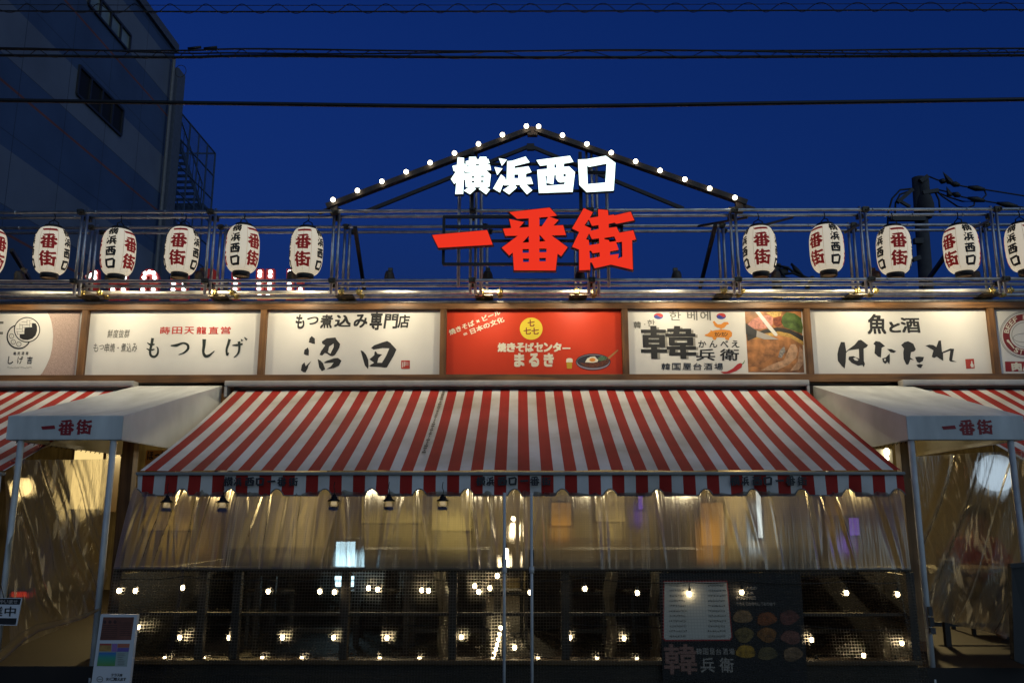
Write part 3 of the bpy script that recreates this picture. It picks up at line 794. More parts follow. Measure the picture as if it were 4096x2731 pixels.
# sign 5 : korean
r = reg(2480, 1180, 2.94)
for cx in (453, 1190):
    Pp(4, 'red_half', r, [ell(cx, 246, 54, 35, 30, PI * .96, PI * 2.04) + [(cx + 27, 262), (cx, 246), (cx - 27, 232)]], mat('vivid_red_print', (.50, .035, .03), .6), (), 1)
    Pp(4, 'blue_half', r, [ell(cx, 248, 55, 36, 30)], BLUEINK)
T(4, '한', r, (582, 195, 715, 295), GREYINK, .02); T(4, '베', r, (790, 190, 908, 296), GREYINK, .02); T(4, '에', r, (945, 190, 1065, 296), GREYINK, .02)
T(4, '韓', r, (162, 312, 245, 390), GREYINK, .04); T(4, '·', r, (284, 338, 298, 350), GREYINK); T(4, '한', r, (322, 290, 410, 368), GREYINK, .02)
T(4, '韓', r, (290, 385, 905, 745), mat('grey_shadow_print', (.30, .285, .25), .6), .034)
T(4, '韓', r, (255, 368, 880, 742), INK, .034, lay=4)
T(4, 'かんべえ', r, (922, 535, 1402, 615), INK, .03, cell=.70)
T(4, '兵衛', r, (900, 635, 1395, 768), INK, .035, .05, cell=.78)
T(4, '韓国屋台酒場', r, (488, 800, 1210, 880), INK, .02, .05, cell=.80)
Pp(4, 'pig_silhouette', r, [[(995, 468), (1030, 455), (1065, 425), (1062, 408), (1085, 422), (1130, 410), (1220, 405), (1290, 415), (1318, 440), (1315, 485), (1285, 505), (1280, 530), (1240, 522), (1235, 500), (1140, 495), (1125, 528), (1100, 525), (1085, 495), (1050, 490), (1005, 480)]], ORANGE)
Pp(4, 'hen_silhouette', r, [[(1088, 315), (1110, 303), (1128, 325), (1150, 345), (1190, 342), (1220, 318), (1265, 315), (1282, 340), (1255, 350), (1225, 385), (1195, 392), (1193, 405), (1183, 405), (1182, 390), (1140, 380), (1112, 362), (1102, 335)]], ORANGE)
T(4, 'カンカン', r, (1112, 438, 1268, 482), INK, .04, lay=2, cell=.85)
Pp(4, 'chilli', r, [[(1180, 902), (1260, 898), (1330, 860), (1380, 812), (1415, 797), (1440, 812), (1430, 850), (1370, 890), (1290, 920), (1220, 922)]], mat('chilli_print', (.45, .02, .02), .5))
strokes(4, 'chilli_stalk', r, [([(1432, 808), (1452, 800), (1466, 765)], [14, 9, 5])], GREEN)
ph = Pp(4, 'food_photo', r, [[(1468, 190), (2130, 185), (2165, 910), (1510, 905)]], mat('grilled_meat_print', (.46, .19, .06), .5, noise=.8, nscale=9))
def food(name, pts, m, lay): return Pp(4, name, r, [pts], m, (), lay)
food('pan_rim', [(1490, 470), (1700, 405), (1850, 380), (2000, 405), (2155, 480), (2155, 570), (2000, 470), (1860, 430), (1700, 450), (1500, 540)], mat('pan_print', (.03, .026, .02), .5), 1)
food('pan_inner', [(1560, 520), (1700, 455), (1860, 425), (2000, 455), (2158, 545), (2160, 590), (2000, 500), (1860, 470), (1700, 500)], mat('egg_ring_print', (.55, .33, .08), .6, noise=.4, nscale=40), 2)
food('raw_meat', [(1500, 340), (1560, 285), (1640, 250), (1740, 235), (1800, 265), (1795, 350), (1760, 385), (1640, 400), (1540, 395)], mat('pink_meat_print', (.60, .24, .18), .6, noise=.5, nscale=35), 2)
food('side_dish', [(1720, 210), (1800, 192), (1900, 195), (1890, 245), (1800, 260)], mat('bean_sprout_print', (.62, .40, .12), .6, noise=.5, nscale=50), 2)
food('kimchi', [(1800, 270), (1900, 245), (1905, 350), (1850, 378), (1805, 350)], mat('kimchi_print', (.25, .055, .02), .6, noise=.6, nscale=40), 2)
food('lettuce', [(1905, 255), (1960, 200), (2050, 215), (2130, 270), (2150, 380), (2140, 450), (2030, 415), (1930, 375), (1895, 320)], mat('lettuce_print', (.09, .15, .03), .6, noise=.7, nscale=16), 2)
food('meat_slice', [(1930, 760), (1980, 640), (2010, 580), (2060, 575), (2095, 640), (2070, 740), (1980, 820), (1850, 880), (1650, 890), (1750, 830)], mat('seared_fat_print', (.52, .30, .17), .5, noise=.5, nscale=22), 3)
food('meat_slice', [(1720, 560), (1800, 500), (1880, 560), (1850, 680), (1740, 770), (1610, 830), (1520, 840), (1640, 740), (1700, 660)], mat('seared_meat_print', (.40, .17, .06), .5, noise=.6, nscale=18), 3)
food('meat_slice', [(2110, 600), (2150, 650), (2160, 800), (2100, 880), (2000, 890), (2090, 780)], MATS['seared_fat_print'], 3)
food('rice', [(1880, 650), (1930, 600), (1945, 660), (1900, 740), (1860, 730)], mat('foil_print', (.30, .27, .24), .5, noise=.6, nscale=50), 4)
food('tongs', [(1590, 195), (1640, 195), (1850, 455), (1850, 480), (1820, 480), (1740, 390)], mat('steel_print', (.62, .60, .56), .4), 5)
food('knife_blade', [(1605, 415), (1870, 522), (1700, 520), (1600, 490)], mat('blade_print', (.34, .31, .28), .4), 5)
food('knife_handle', [(1476, 330), (1610, 420), (1602, 490), (1484, 460)], mat('handle_print', (.03, .028, .026), .5), 5)
# sign 6
r = reg(3200, 1180, 2.625)
T(5, '魚', r, (715, 205, 902, 405), INK, .06, .1); T(5, 'と', r, (942, 285, 1050, 388), INK, .10); T(5, '酒', r, (1065, 240, 1255, 392), INK, .06, -.05)
Pp(5, 'lettering', r, [
    [(430, 492), (470, 495), (485, 590), (480, 700), (470, 770), (440, 745), (398, 690), (393, 620), (405, 560)],
    [(482, 592), (510, 568), (575, 520), (612, 475), (640, 468), (715, 525), (700, 545), (668, 562), (670, 690), (682, 722), (670, 757), (655, 732), (610, 740), (545, 712), (508, 675), (515, 645), (560, 640), (622, 668), (618, 565), (560, 572), (510, 580), (485, 605)],
    [(770, 510), (795, 482), (840, 490), (893, 535), (858, 552), (850, 655), (820, 645), (782, 610), (790, 528)], [(915, 565), (960, 566), (1012, 590), (985, 607), (950, 600)],
    [(862, 665), (900, 655), (942, 612), (944, 690), (938, 728), (918, 700), (895, 722), (872, 700)],
    [(1062, 525), (1095, 495), (1135, 484), (1190, 510), (1216, 570), (1200, 590), (1165, 600), (1158, 655), (1195, 682), (1158, 676), (1138, 728), (1115, 728), (1088, 670), (1085, 600), (1092, 560)],
    [(1208, 650), (1250, 645), (1302, 650), (1290, 690), (1255, 712), (1230, 700)], [(1222, 732), (1255, 722), (1292, 730), (1270, 766), (1240, 756)],
    [(1318, 530), (1360, 520), (1400, 525), (1432, 545), (1455, 478), (1480, 476), (1492, 598), (1580, 560), (1618, 565), (1598, 682), (1648, 702), (1580, 697), (1566, 680), (1578, 583), (1502, 610), (1505, 690), (1470, 670), (1435, 645), (1410, 660), (1383, 648), (1402, 580)]],
   INK, [[(556, 660), (585, 655), (615, 680), (600, 690), (575, 682)], [(880, 672), (902, 668), (900, 690), (885, 690)]])
Pp(5, 'seal', r, [[(1735, 672), (1825, 668), (1835, 768), (1745, 772)]], SEAL, [[(1798, 690), (1808, 690), (1812, 715), (1824, 730), (1822, 758), (1800, 760), (1788, 735), (1796, 715)]])
# sign 7
r = reg(3880, 1230, 5.406)
cx, cyy = 1190, 585
Pp(6, 'emblem_ring', r, [ell(cx, cyy, 548, 508, 64)], GREYINK, [ell(cx, cyy, 538, 498, 64)])
Pp(6, 'emblem_ring', r, [ell(cx, cyy, 522, 484, 64)], GREYINK, [ell(cx, cyy, 514, 476, 64)])
Pp(6, 'emblem_band', r, [ell(cx, cyy, 478, 448, 64)], DARKRED, [ell(cx, cyy, 330, 310, 64)])
Pp(6, 'emblem_ring', r, [ell(cx, cyy, 290, 272, 48)], GREYINK, [ell(cx, cyy, 280, 262, 48)])
f = px_plane(r, YT - .001)
def ringtext(s, a0, da, rad, h, up):
    mb = MB()
    for i, ch in enumerate(s):
        if ch == ' ': continue
        a = R_(a0 + da * i); ctr = (cx + rad * math.cos(a), cyy - rad * .935 * math.sin(a))
        rx = a - PI / 2 if up else a + PI / 2
        ux, uy = math.cos(rx), -math.sin(rx); vx, vy = -math.sin(rx), -math.cos(rx)
        put_text(mb, ch, lambda u, v: f(ctr[0] + ux * (u - .5) * h * .8 + vx * (v - .5) * h, ctr[1] + uy * (u - .5) * h * .8 + vy * (v - .5) * h), .08)
    return mb.build('lettering', CREAMINK, signs[6])
ringtext('BEEF KI', 168, -15.5, 404, 100, True)
ringtext('ST', 243, 15, 404, 100, False)
Pp(6, 'emblem_spoon', r, [[(790, 700), (830, 690), (870, 745), (965, 875), (945, 890), (845, 770), (800, 735)]], CREAMINK, (), 1)
Pp(6, 'emblem_muzzle', r, [ell(cx, 655, 262, 100, 36)], GREYINK, [ell(cx, 655, 252, 91, 36)], 1)
Pp(6, 'red_plate', r, [[(755, 1165), (1700, 1165), (1700, 1380), (770, 1380)]], mat('deep_red_print', (.30, .012, .012), .6))
T(6, '肉', r, (910, 1190, 1105, 1365), CREAMINK, .12, lay=1); T(6, 'バ', r, (1135, 1190, 1330, 1365), CREAMINK, .10, lay=1)
# ------------------------------------------------------------------ scaffold on the stall roof
YF, YF2, YK, YK2 = -.71, -.57, -.21, -.07
z_hi = at(2048, 843, YF).z; z_lo = at(2048, 1121, YF).z
def zoff(yref, Y, yref0=None): return at(2048, yref, Y).z
PR = .0155
sc = thing('scaffold', 'long galvanised pipe scaffold standing on the stall roof, hung with lanterns', 'scaffold', (0, 0, z_lo))
rails = [(YF, z_hi), (YF2, zoff(864, YF2)), (YK, zoff(905, YK)), (YK2, zoff(926, YK2)),
         (YF, z_lo), (YF2, zoff(1141, YF2)), (YK, zoff(1167, YK)), (YK2, zoff(1185, YK2))]
for i, (Y, z) in enumerate(rails):
    m = MB().tube([(-8, Y, z), (8, Y, z)], PR * (1.35 if i > 5 else 1), 10)
    # pipe joints, cable ties
    rr = random.Random(i)
    x = -8 + rr.random()
    while x < 8:
        m.tube([(x - .004, Y, z), (x + .004, Y, z)], PR * 1.25, 8); x += rr.uniform(.25, 1.3)
    m.build('rail', STEEL if i < 6 else LIT_STEEL, sc, True)
PB = mat('clamp_dark', (.10, .085, .06), .4, .8, noise=.5, nscale=50)
FP = [-730, -206, 326, 842, 1341, 1892, 2362, 2938, 3461, 3990, 4510]
zf2 = z_lo - .12
def clamp(m, X, Y, z, s=1.0):
    m.bbox((X - .024 * s, Y - .026, z - .024), (X + .024 * s, Y + .026, z + .024), .006)
    m.tube([(X - .034, Y - .02, z + .01), (X + .034, Y - .02, z + .01)], .007, 6)
    m.tube([(X, Y - .04, z - .008), (X, Y + .03, z - .008)], .008, 6)
    m.ball((X + .02, Y - .034, z - .004), .011, 7, 5)
for k, px in enumerate(FP):
    X = at(px, 990, -.64).x
    tall = px in (1892, 2362)
    for dx in (-.024, .026):
        MB().tube([(X + dx, -.64, zf2), (X + dx, -.64, (at(px, 600, -.64).z if tall else z_hi + .055))], PR * .9, 9).build('post', STEEL, sc, True)
    Xb = at(px + (46 if px < 2000 else -52), 990, -.14).x
    for dx in (-.025, .027):
        MB().tube([(Xb + dx, -.14, z_beam + .063), (Xb + dx, -.14, rails[2][1] + .05)], PR * .9, 9).build('post', STEEL, sc, True)
    if tall:
        MB().tube([(X + .075, -.60, zf2), (X + .075, -.60, at(px, 640, -.60).z)], PR, 9).build('post', STEEL, sc, True)
    for (Y, z) in ((YF, rails[0][1]), (YF2, rails[1][1] - .02), (YF, z_lo), (YF2, rails[5][1])):
        clamp(m := MB(), X, Y, z, 1.3); m.build('coupler', PB, sc)
    clamp(m := MB(), Xb, YK, rails[2][1]); clamp(m, Xb + .05, YK2, rails[3][1]); m.build('coupler', PB, sc)
    for dx in (-.02, .16):
        clamp(m := MB(), Xb + dx, YK, rails[6][1], 1.1); clamp(m, Xb + dx, YK2, rails[7][1], .8)
        m.tube([(Xb + dx, YK - .03, rails[7][1] - .03), (Xb + dx, YK - .03, rails[6][1] + .05)], .006, 6); m.build('coupler', BRASS, sc, True)
    # base jack brackets standing over the fascia
    MB().box((Xb - .09, -.20, z_beam + .046), (Xb + .09, .30, z_beam + .062)).build('base_plate', PB, sc)
for (x0, y0, x1, y1, Y0, Y1) in ((1420, 910, 1462, 1190, -.52, .5), (2862, 900, 2800, 1150, -.52, .5), (3250, 1110, 3180, 1250, -.1, .7), (3790, 1010, 3690, 1150, -.1, .7), (45, 1000, 125, 1130, -.1, .7), (705, 1010, 745, 1150, -.1, .7)):
    MB().bar(at(x0, y0, Y0), at(x1, y1, Y1), .036).build('brace', DARKSTEEL, sc)
for (x0, y0, x1, y1) in ((2790, 905, 2990, 870), (3170, 870, 3040, 905), (3470, 880, 3380, 930), (3960, 880, 3850, 935)):
    MB().tube([at(x0, y0, YK), at(x1, y1, YF2)], PR * .8, 8).build('cross_tube', RUSTSTEEL, sc, True)

# ------------------------------------------------------------------ gable of bulbs
gab = thing('lit_gable', 'dark steel gable frame edged with round bulbs above the big letters', 'light frame', at(2128, 520, -.68), None)
YG = -.68
apex = at(*V2(1223, 297), YG); gl = at(*V2(762, 471), YG); gr = at(*V2(1703, 463), YG)
for a, b in ((gl, apex), (gr, apex)):
    d = (b - a).normalized()
    MB().bar(a - d * .05, b - d * .03, .05, .075, up=(0, 1, 0)).build('rafter', mat('gable_steel', (.055, .042, .036), .42, .5, noise=.3), gab)
    MB().bar(a - d * .14 + Vector((0, .03, -.02)), a + Vector((0, .03, -.02)), .03).build('rafter_foot', RUSTSTEEL, gab)
MB().bbox((apex.x - .05, YG - .028, apex.z - .075), (apex.x + .05, YG + .028, apex.z + .015), .006).build('ridge_plate', RUSTSTEEL, gab)
for P in (gl, gr):
    MB().bbox((P.x + (-.01 if P.x < 0 else -.06), YG - .02, rails[0][1] - .02), (P.x + (.06 if P.x < 0 else .01), YG + .03, P.z), .004).build('rafter_post', RUSTSTEEL, gab)
LB = [(765,459),(821,438),(877,417),(933,395),(988,374),(1044,352),(1099,331),(1154,310),(1209,290),(1237,291),(1292,311),(1348,331),(1404,351),(1460,371),(1516,392),(1573,412),(1630,433),(1688,454)]
for p in LB:
    q = at(*V2(*p), YG - .07)
    bl = MB().ball(q, .0235, 14, 9).build('bulb', BULB, gab, True)
    MB().tube([q + Vector((0, .022, 0)), q + Vector((0, .05, 0))], .022, 10).build('socket', BLACK, bl, True)
bk = mat('thin_bracing_steel', (.045, .04, .042), .5, .4)
YGb = -.12
for a, b in ((V2(838, 487), V2(1212, 338)), (V2(1570, 480), V2(1222, 338))):
    MB().bar(at(*a, YGb), at(*b, YGb), .035).build('rear_rafter', bk, gab)
MB().bbox(tuple(at(*V2(1210, 344), YGb - .02)), tuple(at(*V2(1227, 333), YGb + .02)), .003).build('rear_ridge', bk, gab)

# ------------------------------------------------------------------ the two big lit letter signs
LSIDE = mat('letter_return_black', (.015, .012, .012), .45)
LSIDER = mat('letter_return_maroon', (.07, .008, .006), .45)
def big_letters(name, label, items, Y, m, side, depth, grow):
    t = thing(name, label, 'letter sign', at(items[0][1][0], items[0][1][3], Y))
    for ch, bx in items:
        fn = on_plane(*bx, Y)
        outs, hols, (pv, ts) = G[ch]
        o = put_glyph(MB(), ch, fn).build('letter', m, t)
        b = MB()
        cxm = 0.5
        for lp in outs + hols:
            q = [fn(u, v) for u, v in lp]; nq = len(q)
            b.tris([p + Vector((0, .002, 0)) for p in q] + [p + Vector((0, depth, 0)) for p in q], [(j, (j + 1) % nq, nq + (j + 1) % nq, nq + j) for j in range(nq)])
        b.tris([fn(u, v) + Vector((0, depth, 0)) for u, v in pv], ts)
        # narrow trim lip round each letter
        for lp in outs:
            ccw = lp if area(lp) > 0 else lp[::-1]; nq = len(ccw); q = [fn(u, v) for u, v in ccw]
            out = []
            for j in range(nq):
                a, c_, d = q[j - 1], q[j], q[(j + 1) % nq]
                n1 = Vector(((c_ - a).z, 0, -(c_ - a).x)); n2 = Vector(((d - c_).z, 0, -(d - c_).x))
                n1.normalize(); n2.normalize(); nn = (n1 + n2)
                nn = nn.normalized() if nn.length > .2 else n1
                out.append(c_ + nn * grow * min(1.6, 1 / max(.5, nn.dot(n1))))
            b.tris([p + Vector((0, .004, 0)) for p in q] + [p + Vector((0, .004, 0)) for p in out] + [p + Vector((0, depth, 0)) for p in out],
                   [(j, (j + 1) % nq, nq + (j + 1) % nq, nq + j) for j in range(nq)] + [(nq + j, nq + (j + 1) % nq, 2 * nq + (j + 1) % nq, 2 * nq + j) for j in range(nq)])
        b.build('return', side, o)
    return t
YL = -.90
wsn = big_letters('white_letter_sign', 'glowing white kanji letters under the gable of bulbs', [('横', (1804, 628, 1964, 778)), ('浜', (1973, 627, 2132, 778)), ('西', (2146, 624, 2300, 772)), ('口', (2313, 624, 2463, 769))], YL, WHITEGLOW, LSIDE, .045, .006)
rsn = big_letters('red_letter_sign', 'big glowing red kanji letters in front of the scaffold centre', [('一', (1728, 921, 1971, 991)), ('番', (2007, 831, 2270, 1082)), ('街', (2288, 833, 2544, 1081))], YL, REDGLOW, LSIDER, .05, .008)
FRB = mat('sign_frame_black', (.018, .016, .017), .45, .3, noise=.2)
def hbar(t, x0, x1, y, Y, wd): MB().bar(at(x0, y, Y), at(x1, y, Y), wd).build('frame_bar', FRB, t)
def vbar(t, x, y0, y1, Y, wd, m=FRB):
    b = at(x, y1, Y); MB().bar((b.x, Y, at(x, y0, Y).z), b, wd).build('frame_bar', m, t)
hbar(wsn, 1850, 2440, 657, YL + .10, .024); hbar(wsn, 1870, 2450, 691, YL + .10, .024); hbar(wsn, 1840, 2440, 764, YL + .10, .022)
for x in (1888, 2324): vbar(wsn, x, 610, 840, YL + .13, .032)
hbar(rsn, 1772, 2492, 868, YL + .115, .026); hbar(rsn, 1782, 2492, 907, YL + .115, .026); hbar(rsn, 1960, 2490, 964, YL + .115, .024); hbar(rsn, 1772, 2400, 1057, YL + .115, .026)
vbar(rsn, 1773, 868, 1057, YL + .115, .026); vbar(rsn, 2490, 868, 1060, YL + .115, .026)
for px in (1836, 2430):
    X = at(px, 900, -.75).x
    MB().tube([(X, -.75, at(px, 1148, -.75).z), (X, -.75, at(px, 700, -.75).z)], PR, 9).build('sign_post', STEEL, sc, True)

# ------------------------------------------------------------------ paper lanterns
PAPER = mat('lantern_paper', (.76, .71, .61), .8, em=(1.0, .86, .62), es=.44)
n = PAPER.node_tree.nodes; l = PAPER.node_tree.links; pb = n['Principled BSDF']
tc = n.new('ShaderNodeTexCoord'); sp = n.new('ShaderNodeSeparateXYZ'); l.new(tc.outputs['Object'], sp.inputs[0])
wv = n.new('ShaderNodeMath'); wv.operation = 'SINE'
ml = n.new('ShaderNodeMath'); ml.operation = 'MULTIPLY'; ml.inputs[1].default_value = 2 * PI / .0125; l.new(sp.outputs[2], ml.inputs[0]); l.new(ml.outputs[0], wv.inputs[0])
bp = n.new('ShaderNodeBump'); bp.inputs['Strength'].default_value = .45; bp.inputs['Distance'].default_value = .002
l.new(wv.outputs[0], bp.inputs['Height']); l.new(bp.outputs[0], pb.inputs['Normal'])
SEAM = mat('lantern_seam', (.30, .28, .25), .8, em=(1, .82, .55), es=.10)
LH, LR = .228, .157
def lrad(z):
    t = min(1.0, abs(z) / LH); return .074 + (LR - .074) * max(0.0, 1 - t ** 3.0) ** .52
def make_lantern(label):
    t = thing('paper_lantern', label, 'lantern', (0, 0, 0), 'paper lanterns along the scaffold')
    N = 44
    MB().lathe([(lrad(lerp(-LH, LH, i / N)) , lerp(-LH, LH, i / N)) for i in range(N + 1)], (0, 0, 0), 40).build('paper_shade', PAPER, t, True, local=True)
    MB().lathe([(.068, .018), (.078, .016), (.082, .0), (.074, -.012), (.04, -.014)], (0, 0, LH + .006), 24).build('top_ring', BLACK, t, True, local=True)
    MB().lathe([(.076, .02), (.081, .014), (.079, -.034), (.070, -.036), (.068, -.01)], (0, 0, -LH - .012), 24).build('bottom_ring', BLACK, t, True, local=True)
    MB().lathe([(.066, -.026), (.0001, -.024)], (0, 0, -LH - .012), 20).build('bottom_board', mat('lantern_base_wood', (.30, .18, .07), .6, noise=.3), t, local=True)
    hk = MB().tube([(-.045, 0, LH + .02), (-.04, 0, LH + .06), (0, 0, LH + .085), (.04, 0, LH + .06), (.045, 0, LH + .02)], .006, 6)
    hk.build('handle', BLACK, t, True, local=True)
    MB().tube([(0, 0, LH + .08), (.008, 0, LH + .11), (0, .005, LH + .15)], .005, 6).build('hook', BLACK, t, True, local=True)
    sm = MB()
    for k in range(12):
        a = k * PI / 6
        pts = []
        for i in range(25):
            z = lerp(-LH * .98, LH * .98, i / 24); rr = lrad(z) + .0008
            pts.append((rr, z))
        o = len(sm.v)
        for rr, z in pts:
            for s in (-1, 1): sm.v.append(Vector((rr * math.sin(a + s * .010), -rr * math.cos(a + s * .010), z)))
        for i in range(24): sm.f.append((o + 2 * i, o + 2 * i + 1, o + 2 * i + 3, o + 2 * i + 2))
    sm.build('seam', SEAM, t, local=True)
    for nm, m, seq, off, wdt in (('red_lettering', mat('lantern_red_print', (.42, .018, .016), .7, em=(1, .05, .04), es=.07), (('一', .93, .865), ('番', .80, .475), ('街', .425, .10)), (0, 140, 220), .158), ('black_lettering', mat('lantern_black_print', (.016, .018, .018), .7), (('横', .97, .80), ('浜', .775, .575), ('西', .545, .335), ('口', .285, .075)), (71, -71, 180), .100)):
        for a0 in [R_(q) for q in off]:
            mb = MB()
            for ch, v1, v0 in seq:
                pv, ts = refine(*G[ch][2], .16 if ch != '一' else .3)
                def fn(u, v):
                    z = lerp(-LH, LH, lerp(v0, v1, v)); r0 = lrad(z) + .0022
                    a = a0 + (u - .5) * wdt / LR * (lrad(z) / LR * .25 + .75) * (LR / max(.12, lrad(z))) ** .6
                    return Vector((r0 * math.sin(a), -r0 * math.cos(a), z))
                mb.tris([fn(u, v) for u, v in pv], ts)
            mb.build(nm, m, t, local=True)
    return t
LANT = [(-28, 577, 'R', 38), (118, 579, 'R', -12), (272, 578, 'R', 45), (418, 577, 'R', -15), (557, 575, 'R', 44), (704, 576, 'R', -14),
        (1745, 575, 'R', 9), (1899, 574, 'R', -39), (2053, 573, 'R', 19), (2208, 573, 'R', -42), (2352, 571, 'R', 34)]
LL = ['red-lettered paper lantern cut off by the left photo edge', 'paper lantern above the left patterned sign, red kanji facing forward', 'paper lantern over the small red line of kanji, black column on its left',
      'paper lantern third from the left whole one, red kanji turned slightly left', 'second lantern left of the gable, black column and red edge', 'paper lantern beside the left foot of the gable, red kanji forward',
      'paper lantern beside the right foot of the gable, red kanji forward', 'second lantern right of the gable, black column right of red', 'paper lantern in front of the utility pole, red kanji forward',
      'paper lantern right of the utility pole, black column facing forward', 'paper lantern cut off by the right photo edge']
proto = make_lantern(LL[0])
for k, ((x, y, c_, a), lab) in enumerate(zip(LANT, LL)):
    p = at(*V2(x, y), -.64)
    p.z += .012 * math.sin(k * 2.1)
    az = math.atan2(-p.x, p.y - CAM.y)
    o = proto if k == 0 else dup(proto, p, lab, R_(a) + az)
    o.location = p; o.rotation_euler = (R_(1.5 * math.sin(k * 1.7)), R_(1.2 * math.cos(k * 2.3)), R_(a) + az)

# ------------------------------------------------------------------ floodlights washing the signs
LENS = glow('floodlight_lens', (1.0, .85, .58), 36.0)
HOUS = mat('floodlight_housing', (.07, .06, .05), .45, .4, noise=.3)
def make_flood(label):
    t = thing('floodlight', label, 'floodlight', (0, 0, 0), 'small floodlights over the signs')
    ax = Vector((0, .45, -.89)).normalized()
    MB().lathe([(.0001, -.075), (.03, -.07), (.045, -.04), (.052, .0), (.062, .02), (.060, .026)], (0, 0, 0), 16, ax).build('housing', HOUS, t, True, local=True)
    MB().lathe([(.0001, .028), (.030, .026), (.050, .022)], (0, 0, 0), 16, ax).build('lens', LENS, t, True, local=True)
    MB().bar((0, .02, .02), (0, .05, .10), .016).build('bracket', PB, t, local=True)
    MB().bbox((-.022, .03, .06), (.022, .075, .115), .004).build('clamp', PB, t, local=True)
    ld = bpy.data.lights.new('floodlight_beam', 'SPOT'); ld.energy = 22; ld.color = (1.0, .86, .58); ld.spot_size = R_(178); ld.spot_blend = .7; ld.shadow_soft_size = .04
    lo = bpy.data.objects.new('beam', ld); COL.objects.link(lo); lo.parent = t
    lo.location = ax * .035; lo.rotation_euler = Vector((0, 0, -1)).rotation_difference(ax).to_euler()
    return t
FL = [(79, 'left patterned signboard'), (440, 'left half of the small red kanji signboard'), (800, 'right half of the small red kanji signboard'), (1168, 'left half of the brush kanji signboard'), (1558, 'right half of the brush kanji signboard'),
      (1951, 'left half of the red signboard'), (2320, 'right half of the red signboard'), (2706, 'pig signboard lettering'), (3103, 'grilled meat photo on the pig signboard'), (3502, 'left half of the brush hiragana signboard'), (3900, 'right half of the brush hiragana signboard')]
pf = None
for k, (x, s) in enumerate(FL):
    lab = 'small dark floodlight above the ' + s
    p = at(x, 1112, -.43)
    if pf is None: pf = make_flood(lab); pf.location = p
    else: dup(pf, p, lab)

# ------------------------------------------------------------------ red bulb letters far behind the scaffold
YM = 1.1
mq = thing('bulb_letter_sign', 'red marquee letters studded with white bulbs behind the left half of the scaffold', 'bulb sign', at(600, 1230, YM))
MQR = mat('marquee_red', (.30, .018, .012), .45, noise=.2, em=(.6, .02, .01), es=.10)
r5 = reg(280, 1050, 3.92); r6 = reg(880, 1050, 3.92)
MQB = glow('marquee_bulb', (.93, 1.0, .97), 5.0)
def mql(rg, outs, hols, bulbs):
    f = px_plane(rg, YM); pv, ts = fill(outs, hols)
    mb = MB().tris([f(*p) for p in pv], ts)
    for lp in outs + hols:
        q = [f(*p) for p in lp]; nq = len(q)
        mb.tris([p for p in q] + [p + Vector((0, .07, 0)) for p in q], [(j, (j + 1) % nq, nq + (j + 1) % nq, nq + j) for j in range(nq)])
    o = mb.build('letter', MQR, mq)
    for b in bulbs:
        MB().ball(at(*rg(*b), YM - .03), .024, 10, 7).build('bulb', MQB, o, True)
mql(r5, [[(232, 215), (250, 185), (370, 118), (440, 112), (440, 260), (360, 600), (280, 600), (330, 265), (236, 250)]], [], [(285, 220), (340, 195), (390, 160), (385, 235)])
mql(r5, [[(605, 300), (680, 120), (880, 120), (900, 600), (770, 600), (770, 300), (720, 300), (720, 600), (605, 600)]], [], [(855, 235), (670, 425), (835, 425)])
mql(r5, [[(1080, 600), (1095, 230), (1130, 150), (1200, 102), (1290, 102), (1355, 150), (1385, 230), (1365, 600), (1235, 600), (1250, 215), (1210, 215), (1190, 600)]], [], [(1180, 170), (1245, 150), (1310, 165), (1160, 235), (1325, 235), (1140, 425), (1305, 425)])
mql(r5, [[(1560, 600), (1580, 180), (1680, 180), (1670, 330), (1740, 330), (1745, 180), (1845, 180), (1825, 600), (1705, 600), (1715, 430), (1660, 430), (1665, 600)]], [], [(1635, 235), (1615, 425), (1780, 425), (1625, 335), (1790, 335)])
mql(r5, [[(2040, 600), (2055, 200), (2090, 140), (2160, 95), (2250, 95), (2310, 150), (2320, 600), (2225, 600), (2225, 200), (2150, 200), (2140, 600)]], [], [])
mql(r6, [[(170, 600), (180, 150), (300, 150), (295, 600)]], [], [(240, 220), (235, 415), (240, 330)])
mql(r6, [[(555, 560), (565, 98), (690, 98), (685, 470), (712, 470), (722, 98), (850, 98), (835, 560), (780, 600), (600, 600)]], [], [(625, 145), (620, 205), (610, 330), (610, 410), (620, 515), (790, 145), (785, 210), (775, 330), (775, 405), (750, 515)])
mql(r6, [[(1030, 600), (1045, 98), (1140, 98), (1150, 190), (1310, 190), (1300, 600)]], [sq(1150, 250, 1200, 460)], [(1095, 145), (1085, 335), (1085, 410), (1255, 230), (1260, 420)])
MB().bar(at(330, 1215, YM + .09), at(1260, 1215, YM + .09), .05).build('mounting_rail', DARKSTEEL, mq)
for x in (345, 620, 900, 1200):
    b = at(x, 1215, YM + .12); MB().bar((b.x, b.y, z_beam), (b.x, b.y, b.z + .3), .04).build('mounting_leg', DARKSTEEL, mq)
